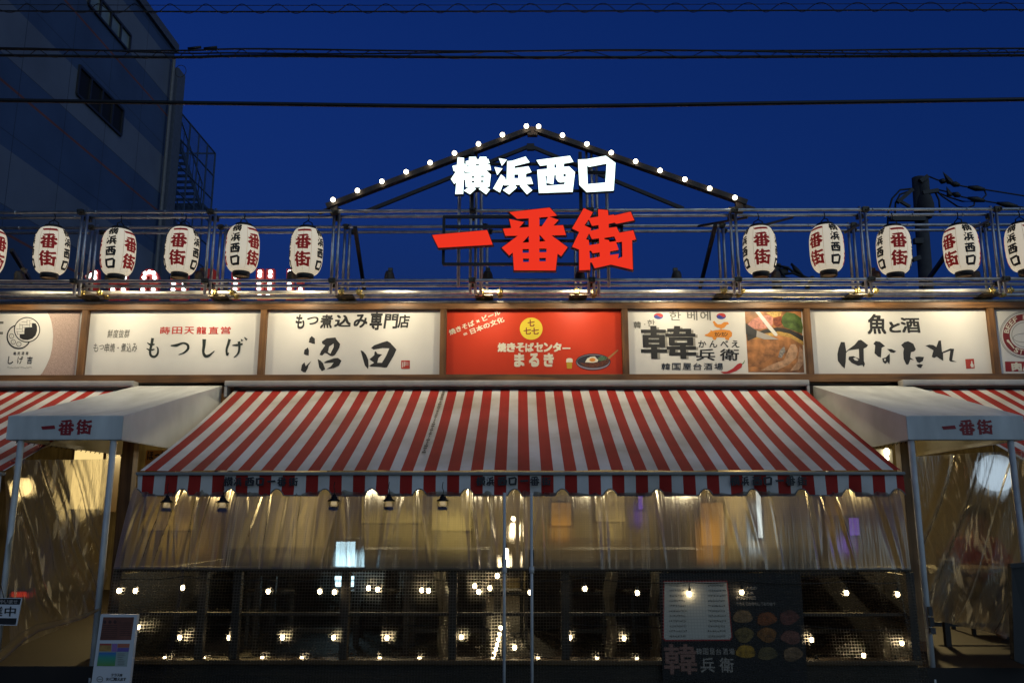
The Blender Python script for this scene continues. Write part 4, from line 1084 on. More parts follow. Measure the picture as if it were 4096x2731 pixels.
# ------------------------------------------------------------------ striped awnings
RED_F, WHITE_F = (.40, .022, .014), (.70, .67, .63)
ALU = mat('cream_aluminium', (.50, .47, .42), .45, .2, noise=.15)
YA0, YA1 = -.13, -2.1
zA0 = at(2090, 1560, YA0).z; zA1 = at(2060, 1881, YA1).z; zV = at(2060, 1981, YA1 - .03).z
xA0 = lerp(at(949, 1562, YA0).x, at(545, 1881, YA1).x, .5); xA1 = lerp(at(3231, 1562, YA0).x, at(3592, 1881, YA1).x, .5)
PITCH_S = .1745
AW = stripes('awning_canvas', RED_F, WHITE_F, PITCH_S, .52, .035)
VAL = AW
def awning(label, X0, X1, text_px, ph):
    W = X1 - X0
    t = thing('striped_awning', label, 'awning', (X0, YA0, zA1), 'striped awnings over the stall fronts')
    # slack between the rollers: a slight belly, more towards the middle of the cloth
    def top(u, v):
        return (X0 + u * W, lerp(YA0, YA1, v), lerp(zA0, zA1, v) - .020 * math.sin(PI * v) - (.010 * math.sin(u * W * 6.6) + .006 * math.sin(u * W * 15 + 3 * v)) * (.25 + v * (1 - v) * 3))
    m = MB().grid(top, 140, 20)
    m.build('canvas', AW, t, True)
    # scalloped valance
    def notch(x):
        f = ((x - (xA0 + .345)) / .3515) % 1.0; f = min(f, 1 - f) * .3515
        return .048 * max(0.0, 1 - (f / .052) ** 2) ** .8 if f < .052 else 0.0
    nu = int(W / .0117)
    def va(u, v):
        x = X0 + u * W; h = (zA1 - .035) - (zV - .0 + notch(x)); bell = .012 * math.sin(x * 8.1) + .006 * math.sin(x * 19)
        return (x, YA1 - .03 + bell * v, (zA1 - .035) - v * h)
    MB().grid(va, nu, 5).build('valance', VAL, t, True)
    pts = [Vector(va(i / nu, 1.0)) + Vector((0, -.002, 0)) for i in range(nu + 1)]
    MB().tube(pts, .0045, 5).build('valance_piping', mat('grey_piping', (.16, .16, .16), .6), t, True)
    MB().bbox((X0 - .01, YA1 - .05, zA1 - .036), (X1 + .01, YA1 + .01, zA1 - .012), .008).build('front_bar', mat('bar_grey', (.22, .215, .20), .5, .2), t)
    MB().tube([(X0, YA0 + .02, zA0 + .03), (X1, YA0 + .02, zA0 + .03)], .035, 12).build('roller', DARKSTEEL, t, True)
    c = MB().bbox((X0 - .09, -.18, zA0 + .035), (X1 + .03, -.064, zA0 + .095), .018).build('cassette', ALU, t)
    for x in (X0 - .075, X1 + .015): MB().bbox((x - .014, -.175, zA0 - .07), (x + .014, -.066, zA0 + .036), .008).build('end_bracket', ALU, t)
    for x in (X0 + .5, X1 - .5):
        MB().bar((x, YA0 + .05, zA0 - .22), (x + .25, -1.0, lerp(zA0, zA1, .5) - .14), .04).bar((x + .25, -1.0, lerp(zA0, zA1, .5) - .14), (x, YA1 + .03, zA1 - .05), .035).build('folding_arm', ALU, t)
    for bx in text_px:
        mb = MB(); xs = bx
        for ch, a, b, c0, c1 in xs:
            fn = on_plane(a, c0, b, c1, YA1 - .058)
            put_glyph(mb, ch, lambda u, v: fn(u, v))
        mb.build('lettering', INK, t)
    return t
def valtext(x0, x1, y0, y1):
    fr = [('横', .0, .125, .0, 1), ('浜', .135, .245, .03, 1), ('西', .285, .415, .0, .96), ('口', .43, .545, .04, .96), ('一', .58, .70, .35, .60), ('番', .715, .845, .0, .97), ('街', .87, .995, .04, .97)]
    W = x1 - x0
    return [(c_, x0 + a * W, x0 + b * W, lerp(y0, y1, p), lerp(y0, y1, q)) for c_, a, b, p, q in fr]
awning('large red and white striped awning in the middle, lettered valance in front', xA0, xA1, [valtext(894, 1193, 1906, 1944), valtext(1904, 2205, 1904, 1942), valtext(2921, 3230, 1902, 1942)], 0)
xL1 = at(531, 1550, YA0).x; xR0 = at(3640, 1550, YA0).x
awning('red and white striped awning cut off by the left photo edge', xL1 - 5.2, xL1, [], 0)
awning('red and white striped awning cut off by the right photo edge', xR0, xR0 + 5.2, [], 0)
# a broken dark line down one white stripe
d0, d1 = at(1776, 1572, YA0), at(1693, 1822, -1.75)
dm = MB(); rr = random.Random(5)
for k in range(34):
    t = k / 34; p = d0.lerp(d1, t); xx = lerp(at(1776, 1572, YA0).x, at(1693, 1822, -1.75).x, t)
    Y = lerp(YA0, -1.75, t); v = (Y - YA0) / (YA1 - YA0); z = lerp(zA0, zA1, v) - .020 * math.sin(PI * v) + .004
    wd = rr.uniform(.004, .016); dm.tris([(xx - wd, Y, z), (xx + wd, Y, z), (xx + wd, Y - .035, z - .0163), (xx - wd, Y - .035, z - .0163)], [(0, 1, 2, 3)])
main_awning = [o for o in bpy.data.objects if o.get('category') == 'awning'][0]
dm.build('dark_streak', mat('awning_dark_line', (.20, .17, .13), .9, noise=.5, nscale=30), main_awning)

# ------------------------------------------------------------------ white entrance canopies
PVC = mat('white_canopy_cloth', (.62, .63, .60), .55, spec=.35, noise=.26, nscale=2.2, bump=.30, bscale=3, stretch=(2.5, 1, .7))
POLEM = mat('white_pole_paint', (.52, .53, .52), .4, spec=.5, noise=.2, nscale=9)
YC0, YC1 = -.10, -2.0
def canopy(label, fx0, fx1, by0, by1, bx0, bx1, tx):
    zf = at((fx0 + fx1) / 2, 1663, YC1).z; zb = at((fx0 + fx1) / 2, 1757, YC1).z; zt = at((bx0 + bx1) / 2, 1543, YC0).z
    X0 = at(fx0, 1700, YC1).x; X1 = at(fx1, 1700, YC1).x; B0 = at(bx0, 1545, YC0).x; B1 = at(bx1, 1545, YC0).x
    t = thing('entrance_canopy', label, 'canopy', ((X0 + X1) / 2, YC1, zb), 'white canopies over the entrances')
    nU, nV = 12, 14
    def tp(u, v):
        return (lerp(lerp(B0, B1, u), lerp(X0, X1, u), v), lerp(YC0, YC1, v), lerp(zt, zf, v) - .035 * math.sin(PI * u) * math.sin(PI * v))
    MB().grid(tp, nU, nV).build('roof_cloth', PVC, t, True)
    def fr(u, v):
        return (lerp(X0, X1, u), YC1 - .004 - .006 * math.sin(PI * u), lerp(zf, zb, v))
    MB().grid(fr, 8, 3).build('front_panel', PVC, t, True)
    for s in (0, 1):
        def sd(u, v):
            xb, xf = ((B0, X0), (B1, X1))[s]; x = lerp(xb, xf, u); zz = lerp(zt, zf, u)
            return (x + (-1 if s == 0 else 1) * .012 * math.sin(PI * u) * math.sin(PI * v), lerp(YC0, YC1, u), lerp(zz, zb, v))
        MB().grid(sd, 14, 6).build('side_panel', PVC, t, True)
    fm = MB()
    e = .02
    fm.bar((X0 + e, YC1 + e, zf - e), (X1 - e, YC1 + e, zf - e), .03); fm.bar((X0 + e, YC1 + e, zb + .01), (X1 - e, YC1 + e, zb + .01), .03)
    for xa, xb in ((X0 + e, B0 + e), (X1 - e, B1 - e)):
        fm.bar((xa, YC1 + e, zb + .01), (xb, YC0, zb + .01), .03); fm.bar((xa, YC1 + e, zf - e), (xb, YC0, zt - e - .02), .03); fm.bar((xa, YC1 + e, zb), (xa, YC1 + e, zf), .03)
    fm.build('frame', POLEM, t)
    hem = MB()
    for k in range(24):
        y = lerp(YC1 + .1, YC0 - .1, k / 23); x = lerp(X0, B0, k / 23) + .02
        hem.tube([(x, y, zb + .025), (x + .01, y, zb - .005), (x, y, zb - .02)], .004, 5)
    hem.build('eyelet_hooks', BLACK, t, True)
    for x in (X0 + .10, X1 - .075) if tx < 2000 else (X0 + .035, X1 - .10):
        MB().tube([(x, YC1 + .03, .12), (x, YC1 + .03, zb)], .0235, 12).build('pole', POLEM, t, True)
        MB().tube([(x, YC1 + .03, .30), (x, YC1 + .03, .34)], .032, 12).build('pole_foot', POLEM, t, True)
    mb = MB()
    for ch, a, b, c0, c1 in (('一', 0, .285, .38, .65), ('番', .335, .655, .02, 1), ('街', .69, 1.0, .0, .96)):
        x0, x1 = tx + a * 204, tx + b * 204; y0, y1 = 1676 + c0 * 64, 1676 + c1 * 64
        fn = on_plane(x0, y0, x1, y1, YC1 - .0115); put_glyph(mb, ch, fn)
    mb.build('lettering', mat('canopy_red_print', (.26, .012, .016), .6), t)
    return X0, X1, zb
cL = canopy('white entrance canopy with red kanji, left of the middle awning', 31, 492, 0, 0, 548, 888, 164)
cR = canopy('white entrance canopy with red kanji, right of the middle awning', 3627, 4096, 0, 0, 3252, 3640, 3767)

# ------------------------------------------------------------------ terrace front: rail, posts, sill
YR = -2.42
DWOOD = wood('dark_terrace_wood', (.012, .009, .007), (.035, .024, .016), 0)
DWOODV = wood('dark_terrace_post', (.012, .009, .007), (.035, .024, .016), 2)
zR = at(2048, 2272, YR).z; zM = at(2048, 2450, YR + .12).z; zS = at(2048, 2638, YR).z
XR0, XR1 = at(462, 2272, YR).x, at(3640, 2272, YR).x
ter = thing('terrace_fence', 'dark wooden terrace fence with a top rail under the middle awning', 'fence', (0, YR, .12))
MB().bbox((XR0, YR - .02, zR - .022), (XR1, YR + .05, zR + .012), .006).build('top_rail', DWOOD, ter)
MB().bbox((XR0, YR + .06, zM - .014), (XR1, YR + .10, zM + .008), .004).build('middle_rail', DWOOD, ter)
MB().bbox((XR0 - .02, YR - .02, zS - .03), (XR1 + .02, YR + .12, zS), .006).build('sill', wood('sill_wood', (.05, .028, .012), (.12, .07, .03), 0), ter)
MB().box((XR0, YR + .02, .12), (XR1, YR + .09, zS - .031)).build('lower_boarding', DWOOD, ter)
for X in (XR0 - .02, XR1 + .02):
    MB().box((X - .02, YR + .13, .42), (X + .02, .1, zR - .05)).build('added_side_boards', DWOOD, ter)  # added dark boards that hide the lit space beside the terrace
for px in (470, 813, 950, 1382, 1812, 2260, 2690, 3640):
    X = at(px, 2450, YR + .05).x
    MB().bbox((X - .028, YR + .0, zS + .001), (X + .028, YR + .055, zR - .024), .004).build('post', DWOODV, ter)

# ------------------------------------------------------------------ clear plastic weather curtains
V_UP = vinyl('blurry_double_vinyl', milk=.025, blur=(.42, 1.07), grid=.016, gloss=.24, crinkle=.30, cs=(40, 1.6, 1), vis=.20, streak=.30, trans=.5, lo=.57, hi=.61)
V_LO = vinyl('clear_mesh_vinyl', milk=.002, blur=None, grid=.020, gloss=.14, crinkle=.25, cs=(14, 3, 1), vis=.42, rough=.10, streak=.05, ss=(9, 2, 1), trans=1.0, scatter=(.55, 1.28))
V_EN = vinyl('draped_entrance_vinyl', milk=.05, blur=(.42, 1.07), grid=.011, gloss=.24, crinkle=.55, cs=(60, 10, 1), vis=.06, rough=.16, streak=.55, ss=(22, 3.2, 1), lo=.60, hi=.63, trans=.8)
def folds(seed, nn):
    rr = random.Random(seed); return [(rr.uniform(0, 1), rr.uniform(.006, .028), rr.uniform(-1, 1), rr.uniform(-.05, .05)) for _ in range(nn)]
def curtain(label, a, b, seed, dens=16, flare=(0, 0)):
    """a, b: x readings (top, rail, sill) of the left and right edges"""
    xt = (at(a[0], 1975, YA1).x, at(b[0], 1975, YA1).x); xm = (at(a[1], 2275, YR - .11).x, at(b[1], 2275, YR - .11).x); xb = (at(a[2], 2640, YR - .11).x, at(b[2], 2640, YR - .11).x)
    t = thing('vinyl_curtain', label, 'plastic curtain', ((xm[0] + xm[1]) / 2, YR, zS), 'clear plastic curtains of the terrace')
    W = xm[1] - xm[0]; F = folds(seed, int(dens * W))
    zt = zV + .06
    def up(u, v):
        x = lerp(lerp(xt[0], xt[1], u), lerp(xm[0], xm[1], u), v); y = lerp(YA1 + .02, YR - .115, v ** .85)
        for c_, wd, am, sk in F:
            dx = (u + sk * v - c_) * W; y += am * .034 * math.exp(-(dx / (wd * .8)) ** 2) * (.35 + .65 * math.sin(PI * min(1, v * .9 + .1)))
        return (x, y, lerp(zt, zR + .002, v))
    MB().grid(up, int(150 * W), 26, (W, zt - zR)).build('upper_sheet', V_UP, t, True)
    def lo(u, v):
        x = lerp(lerp(xm[0], xm[1], u), lerp(xb[0], xb[1], u), v); y = YR - .11
        for c_, wd, am, sk in F[::3]:
            dx = (u + sk * v - c_) * W; y += am * .02 * math.exp(-(dx / (wd * 1.5)) ** 2)
        return (x, y, lerp(zR - .002, .30, v))
    MB().grid(lo, int(60 * W), 12, (W, zR - .3)).build('lower_sheet', V_LO, t, True)
    return t
curtain('clear plastic curtain under the left half of the middle awning, folded in soft pleats', (532, 455, 385), (2008, 2008, 2009), 11, 17)
curtain('narrow clear plastic curtain strip between the two middle poles', (2026, 2026, 2027), (2118, 2118, 2119), 5, 16)
curtain('clear plastic curtain under the right half of the middle awning', (2136, 2136, 2137), (3598, 3642, 3715), 23, 9)
for px, lab in ((2017, 'left one of the two thin white poles standing before the middle curtains'), (2127, 'right one of the two thin white poles standing before the middle curtains')):
    b = at(px, 2400, YR - .16)
    t = thing('curtain_pole', lab, 'pole', (b.x, b.y, .12), 'thin poles between the curtains')
    MB().tube([(b.x, b.y, .12), (b.x, b.y, zV + .01)], .0105, 10).build('shaft', POLEM, t, True)
    MB().tube([(b.x, b.y, zR - .02), (b.x, b.y, zR + .02)], .018, 10).build('collar', POLEM, t, True)
    MB().lathe([(.05, 0), (.05, .012), (.018, .03)], (b.x, b.y, .12), 16).build('foot', POLEM, t, True)

def draped(label, corners, pull, seed, tie=None):
    """sheet hung between four readings, gathered towards one side; corners TL TR BR BL as (x, y, Y)"""
    TL, TR, BR, BL = [at(*c_) for c_ in corners]
    t = thing('vinyl_curtain', label, 'plastic curtain', (TL + TR) / 2, 'draped plastic curtains of the entrances')
    F = folds(seed, 18); rr = random.Random(seed)
    W = (TR - TL).length; H = (TL - BL).length
    def fn(u, v):
        p = TL.lerp(TR, u).lerp(BL.lerp(BR, u), v)
        sag = pull * math.sin(PI * u) * (1 - v) * v * 2.2
        p = p + Vector((0, 0, -sag))
        y = 0
        for c_, wd, am, sk in F:
            # pleats fan out from the tied corner
            d = (u - c_ - (v - .5) * .55 * (1 if tie == 'L' else -1)); y += am * .055 * math.exp(-(d * W / (wd * 1.6)) ** 2)
        y += .03 * math.sin(9 * v + 5 * u + seed) * math.sin(PI * u)
        return p + Vector((0, y, 0))
    MB().grid(fn, 90, 90, (W, H)).build('sheet', V_EN, t, True)
    return t
YD = -1.9
draped('wrinkled clear plastic curtain pulled towards the left pole under the left canopy', ((20, 1840, YD), (455, 1835, YD), (398, 2440, YD), (40, 2600, YD - .2)), .22, 3, 'L')
draped('loose clear plastic curtain under the right canopy, in front of the table', ((3660, 1825, YD), (4130, 1800, YD), (4100, 2560, YD), (3700, 2470, YD)), .25, 8, 'R')
# bunched hem of the left entrance sheet
hb = thing('vinyl_bundle', 'gathered lower end of the left entrance curtain trailing to the left edge', 'plastic sheet', at(120, 2520, YD - .2))
P = [(400, 2435), (330, 2465), (240, 2490), (150, 2510), (90, 2545), (30, 2600), (-30, 2655)]
MB().tube([at(x, y, YD - .22) for x, y in P], [.008, .018, .02, .03, .035, .035, .025], 9).build('gathered_sheet', V_EN, hb, True)

for px, wd, lab in ((1770, 34, 'gathered golden-glinting plastic hanging just left of the middle poles'), (2440, 30, 'gathered golden-glinting plastic hanging midway between poles and menu board'), (2615, 26, 'gathered golden-glinting plastic hanging just left of the menu board'), (3560, 30, 'gathered golden-glinting plastic hanging at the right end of the terrace')):
    Yb = -1.95; a = at(px, 2285, Yb); b = at(px + 8, 2660, Yb); hw = (at(px + wd, 2400, Yb).x - at(px, 2400, Yb).x)
    t = thing('vinyl_bundle', lab, 'plastic sheet', (a.x, Yb, b.z), 'gathered plastic behind the terrace fence')
    F = folds(px, 9)
    def bf(u, v):
        an = 2 * PI * u; rr_ = hw * (.75 + .25 * math.sin(3 * an + 4 * v + px)) * (1 - .25 * math.sin(PI * v)) * (1 + .12 * math.sin(17 * v + 5 * an))
        p = a.lerp(b, v); return (p.x + rr_ * math.cos(an) + .012 * math.sin(9 * v + px), p.y + .6 * rr_ * math.sin(an), p.z)
    MB().grid(bf, 40, 60, (hw * 6, a.z - b.z)).build('sheet', V_EN, t, True)

# ------------------------------------------------------------------ string lights, some bulbs standing in for mere reflections
CORD = BLACK
GLB = glow('bulb_and_reflection_glow', (1.0, .80, .48), 20.0)
def string(label, cat_grp, spots, Y, hang=.06, drop=None, r=.0135):
    t = thing('string_light', label, 'string light', at(spots[0][0], spots[0][1], Y), cat_grp)
    tops = []
    for (x, y) in spots:
        q = at(x, y, Y); tops.append(q + Vector((0, 0, hang)))
    pts = []
    for i in range(len(tops) - 1):
        a, b = tops[i], tops[i + 1]
        for k in range(6): s = k / 6; p = a.lerp(b, s); p.z -= .10 * (b - a).length * s * (1 - s) - .0; pts.append(p)
    pts.append(tops[-1])
    MB().tube(pts, .0035, 5).build('cord', CORD, t, True)
    for q, tp in zip([at(x, y, Y) for x, y in spots], tops):
        b = MB().lathe([(.0001, -r * 1.3), (r * .75, -r), (r, -r * .2), (r * .9, r * .7), (r * .55, r * 1.2)], q, 10).build('bulb', GLB, t, True)
        MB().lathe([(r * .75, r * 1.1), (r * .8, r * 2.6), (r * .3, r * 3.2)], q, 10).tube([q + Vector((0, 0, r * 3)), tp], .003, 5).build('socket', BLACK, b, True)
    return t
z3 = reg(900, 1900, 1.887); z4 = reg(1900, 1900, 1.887); z5 = reg(3000, 1900, 1.887); z2 = reg(0, 2000, 2.145)
grp = 'strings of warm bulbs on the terrace'
up = [z2(1020, 775), z2(1160, 775), z2(1567, 750), z3(325, 875), z3(715, 875), z3(825, 880), z3(1150, 860), z3(1535, 870), z3(1915, 878), z4(415, 882), z4(830, 855), z4(1225, 887), z4(1620, 895), z4(2015, 882), z5(730, 887), z5(1115, 897)]
string('upper string of small warm bulbs just under the terrace top rail', grp, up, YR - .05, .075)
string('string of warm bulbs hung deeper behind the upper one, near the middle poles', grp, [z3(1083, 850), z3(1485, 865), z3(1885, 835), z3(2000, 850), z3(2055, 758), z5(1000, 848), z5(1140, 872)], -1.75, .10, r=.0155)
string('middle string of small warm bulbs hanging below the terrace middle rail', grp, [z2(1187, 1085), z2(1543, 1175), z2(1965, 1175), z3(435, 1222), z3(820, 1222), z3(1222, 1225), z3(1783, 1220), z4(300, 1298), z4(717, 1222), z4(1125, 1228), z5(465, 1240), z5(1147, 1265)], YR + .13, .09)
string('lowest string of small warm bulbs lying along the terrace sill', grp, [z2(1412, 1358), z2(1745, 1358), z3(280, 1383), z3(580, 1383), z3(1168, 1385), z3(1467, 1387), z3(2022, 1388), z4(475, 1388), z4(922, 1389), z4(1222, 1391), z5(503, 1402), z5(800, 1402), z5(1105, 1402)], YR + .065, .016, r=.0125)
string('short slanting string of warm bulbs beside the left middle pole', grp, [z3(2080, 1150), z3(2071, 1200), z3(2062, 1240), z3(2052, 1278), z3(2042, 1312), z3(2031, 1347)], -1.9, .005, r=.013)
string('string of warm bulbs deep inside behind the gap of the middle poles', grp, [z3(2175, 330), z3(2172, 380), z3(2125, 570), z3(2125, 610)], -.9, .04, r=.02)
string('string of warm bulbs low behind the right end of the terrace fence', grp, [z5(858, 1358), z5(1048, 1175), z5(1108, 1345)], -1.9, .05, r=.015)

# ------------------------------------------------------------------ small railway lanterns under the valance
def make_rail_lamp(label):
    t = thing('hanging_lantern', label, 'hanging lantern', (0, 0, 0), 'small metal lanterns under the awning')
    IR = mat('lantern_iron', (.02, .016, .012), .4, .6, noise=.2)
    MB().lathe([(.0001, .062), (.012, .06), (.014, .046), (.022, .042), (.024, .030), (.046, .016), (.047, .012), (.022, .010)], (0, 0, 0), 16).build('hood', IR, t, True, local=True)
    MB().lathe([(.019, .010), (.024, -.008), (.022, -.026)], (0, 0, 0), 14).build('glass', mat('lantern_glass', (.35, .25, .12), .15, em=(1, .75, .4), es=.35), t, True, local=True)
    MB().lathe([(.024, -.026), (.036, -.032), (.038, -.046), (.030, -.052), (.0001, -.053)], (0, 0, 0), 16).build('base', IR, t, True, local=True)
    MB().tube([(0, 0, .06), (.004, 0, .085), (-.006, 0, .11), (0, 0, .15)], .0028, 5).build('hook', IR, t, True, local=True)
    for s in (-1, 1): MB().tube([(s * .034, 0, -.034), (s * .036, 0, -.005), (s * .032, 0, .016)], .0025, 5).build('guard', IR, t, True, local=True)
    return t
HL = ['hanging lantern farthest left under the awning valance', 'hanging lantern second from the left under the awning valance', 'hanging lantern third from the left under the awning valance', 'hanging lantern fourth from the left under the awning valance', 'hanging lantern nearest to the middle poles under the awning valance']
pr = None
for (x, y), lab in zip(((383, 1157), (511, 1157), (767, 1154), (893, 1154), (1017, 1154)), HL):
    p = at(*V2(x, y), YA1 - .09)
    if pr is None: pr = make_rail_lamp(lab); pr.location = p
    else: dup(pr, p, lab)
    # each hangs from the awning bar
# ------------------------------------------------------------------ menu board behind the right curtain
YMB = YR - .026
r = reg(2600, 2250, 3.26)
mbd = thing('menu_board', 'dark menu board with white price sheet and dish photos behind the curtain', 'menu board', at(2950, 2720, YMB))
NAVY = mat('navy_poster', (.004, .004, .008), .6, noise=.3)
a = at(*r(120, 130), YMB); b = at(*r(2060, 1560), YMB)
MB().box((a.x, YMB + .001, b.z), (b.x, YMB + .005, a.z)).build('panel', NAVY, mbd)
def M_(name, outs, m, hols=(), lay=0):
    f = px_plane(r, YMB - .001 * lay); pv, ts = fill(outs, hols); return MB().tris([f(*p) for p in pv], ts).build(name, m, mbd)
SHEET = mat('price_sheet', (.55, .55, .53), .6, noise=.06)
M_('price_sheet_border', [[(175, 235), (1010, 232), (1075, 970), (1050, 1012), (200, 1020), (165, 985)]], mat('red_border_print', (.35, .03, .03), .6), lay=1)
M_('price_sheet', [[(190, 248), (998, 246), (1060, 965), (1040, 995), (205, 1002), (182, 980)]], SHEET, lay=2)
rows = MB(); f = px_plane(r, YMB - .003); rr = random.Random(9)
DISH = ['ジャンボモヤシ', 'サムギョプサル', '海鮮チヂミ', 'チーズチヂミ', '韓国風オデン', 'ヤンニョムチキン', 'ケランチム', 'トッポギ', 'キムチ盛合せ', 'ナムル', 'ビビンバ', '冷麺']
for c_, x0 in ((0, 250), (1, 755)):
    for i in range(11):
        y = 282 + i * 66
        xx = x0 + rr.uniform(0, 10)
        while xx < x0 + (215 if c_ == 0 else 225):
            wd = rr.uniform(14, 22)
            for s in range(3):
                yy = y + rr.uniform(0, 24); rows.tris([f(xx, yy), f(xx + wd * rr.uniform(.5, .9), yy - 3), f(xx + wd * rr.uniform(.5, .9), yy + 5), f(xx, yy + 5)], [(0, 1, 2, 3)])
            rows.tris([f(xx + wd * .4, y), f(xx + wd * .55, y), f(xx + wd * .5, y + 26), f(xx + wd * .35, y + 26)], [(0, 1, 2, 3)])
            xx += wd + 3
rows.build('price_lines', mat('faint_print', (.11, .11, .10), .6), mbd)
PALE = mat('pale_print', (.36, .33, .31), .6)
def MT(s, box, m, bold=.04, cell=.9):
    x0, y0 = r(box[0], box[1]); x1, y1 = r(box[2], box[3]); put_cells(MB(), s, on_plane(x0, y0, x1, y1, YMB - .003), cell, bold).build('lettering', m, mbd)
MT('韓', (190, 1065, 600, 1445), mat('red_pale_print', (.26, .14, .12), .6), .04)
MT('兵衛', (660, 1240, 1090, 1425), PALE, .03, .72); MT('韓国屋台酒場', (605, 1115, 1100, 1195), PALE, .03, .8)
MT('オリジナルの', (1120, 432, 1380, 480), PALE); MT('人気の', (1250, 310, 1390, 345), PALE)
MT('人気', (1255, 375, 1350, 412), PALE); MT('そろえてお待ちしております', (1120, 515, 1640, 555), PALE)
dl = [(1210, 700, .30, .18, .09), (1520, 730, .30, .08, .02), (1810, 715, .20, .06, .05), (1230, 940, .22, .15, .05), (1530, 940, .30, .12, .03), (1840, 970, .26, .10, .08), (1250, 1155, .55, .30, .03), (1530, 1180, .16, .12, .05), (1860, 1190, .30, .18, .10)]
for k, (x, y, R0, G0, B0) in enumerate(dl):
    rr = random.Random(k)
    pts = [(x + (125 + 14 * math.sin(3 * a_ + k)) * math.cos(a_), y + (92 + 10 * math.cos(2 * a_ + k)) * math.sin(a_)) for a_ in [j * 2 * PI / 22 for j in range(22)]]
    o = M_('dish_photo', [pts], mat('dish_print_' + 'abcdefghi'[k], (R0 * .8, G0 * .8, B0 * .8), .5, noise=.75, nscale=26), lay=2)

# ------------------------------------------------------------------ stand sign at the left
YS = -2.9
r = reg(0, 2330, 3.911)
st = thing('stand_sign', 'white framed standing sign with brown and rainbow posters beside the left pole', 'stand sign', at(440, 2731, YS))
def S_(name, outs, m, hols=(), lay=0, dep=0):
    f = px_plane(r, YS - .0012 * lay); pv, ts = fill(outs, hols)
    mb = MB().tris([f(*p) for p in pv], ts)
    if dep:
        for lp in outs + list(hols):
            q = [f(*p) for p in lp]; nq = len(q); mb.tris(q + [p + Vector((0, dep, 0)) for p in q], [(j, (j + 1) % nq, nq + (j + 1) % nq, nq + j) for j in range(nq)])
    return mb.build(name, m, st)
WF = mat('white_frame', (.55, .56, .58), .4)
S_('frame', [[(1575, 490), (2150, 495), (1940, 2300), (1330, 2300)]], WF, (), 0, .03)
S_('poster', [[(1617, 535), (2098, 535), (2050, 892), (1562, 895)]], mat('brown_poster', (.16, .055, .035), .6, noise=.3, nscale=20), (), 1)
dk = mat('brown_poster_print', (.05, .02, .015), .6)
f = px_plane(r, YS - .003); lm = MB()
for k in range(7):
    y = 660 + k * 32; lm.tris([f(1600 - k * 4, y), f(1830, y), f(1830, y + 9), f(1598 - k * 4, y + 9)], [(0, 1, 2, 3)]); lm.tris([f(1870, y - 40), f(2060 - k * 3, y - 40), f(2060 - k * 3, y - 31), f(1870, y - 31)], [(0, 1, 2, 3)])
for x in (1640, 1720, 1800): lm.tris([f(*p) for p in fill([ell(x, 610, 26, 28, 14)])[0]], fill([ell(x, 610, 26, 28, 14)])[1])
lm.build('poster_print', dk, st)
S_('poster', [[(1560, 945), (2030, 948), (1985, 1305), (1512, 1300)]], mat('mint_poster', (.30, .36, .33), .6, noise=.1), (), 1)
S_('poster_block', [[(1562, 948), (1745, 948), (1738, 1070), (1550, 1068)]], mat('amber_poster', (.42, .24, .07), .6, noise=.4, nscale=40), (), 2)
S_('poster_block', [[(1562, 948), (1740, 948), (1740, 975), (1560, 975)]], mat('red_poster', (.36, .06, .04), .6), (), 3)
S_('poster_block', [[(1755, 948), (1835, 948), (1828, 1075), (1745, 1072)]], mat('violet_poster', (.26, .14, .34), .6), (), 2)
S_('poster_block', [[(1842, 950), (2030, 950), (2022, 1010), (1838, 1010)]], mat('brick_poster', (.40, .12, .07), .6), (), 2)
S_('poster_block', [[(1838, 1015), (2022, 1015), (2012, 1075), (1832, 1075)]], mat('purple_poster', (.13, .09, .30), .6), (), 2)
gp = mat('green_blue_poster', (.05, .22, .09), .6)
n = gp.node_tree.nodes; l = gp.node_tree.links
tc = n.new('ShaderNodeTexCoord'); gz = n.new('ShaderNodeSeparateXYZ'); l.new(tc.outputs['Generated'], gz.inputs[0])
rp = n.new('ShaderNodeValToRGB'); rp.color_ramp.elements[0].color = (.10, .26, .06, 1); rp.color_ramp.elements[1].color = (.04, .13, .42, 1); e = rp.color_ramp.elements.new(.6); e.color = (.04, .28, .20, 1)
l.new(gz.outputs[2], rp.inputs[0]); l.new(rp.outputs[0], n['Principled BSDF'].inputs['Base Color'])
S_('poster_block', [[(1548, 1085), (1818, 1085), (1795, 1298), (1514, 1296)]], gp, (), 2)
lm = MB(); f = px_plane(r, YS - .004); rr = random.Random(2)
for k in range(7):
    y = 1105 + k * 28; lm.tris([f(1840, y), f(1840 + rr.uniform(60, 130), y), f(1940, y + 8), f(1838, y + 8)], [(0, 1, 2, 3)])
lm.build('poster_print', GREYINK, st)
def ST(s, box, m, bold=.05):
    x0, y0 = r(box[0], box[1]); x1, y1 = r(box[2], box[3]); put_cells(MB(), s, on_plane(x0, y0, x1, y1, YS - .0025), .92, bold).build('lettering', m, st)
ST('テラス席', (1740, 1418, 1915, 1460), INK); ST('タバコ吸えます', (1655, 1480, 1972, 1528), INK)
S_('smoking_mark', [ell(1562, 1505, 52, 48, 26)], GREYINK, [ell(1562, 1505, 40, 36, 26)], 1)
S_('smoking_mark', [sq(1530, 1498, 1594, 1510)], GREYINK, (), 1)
for s in (0, 1): MB().bar(at(430 + 60 * s, 2750, YS + .06), at(415 + 90 * s, 2480, YS + .04), .02).build('rear_leg', WF, st)
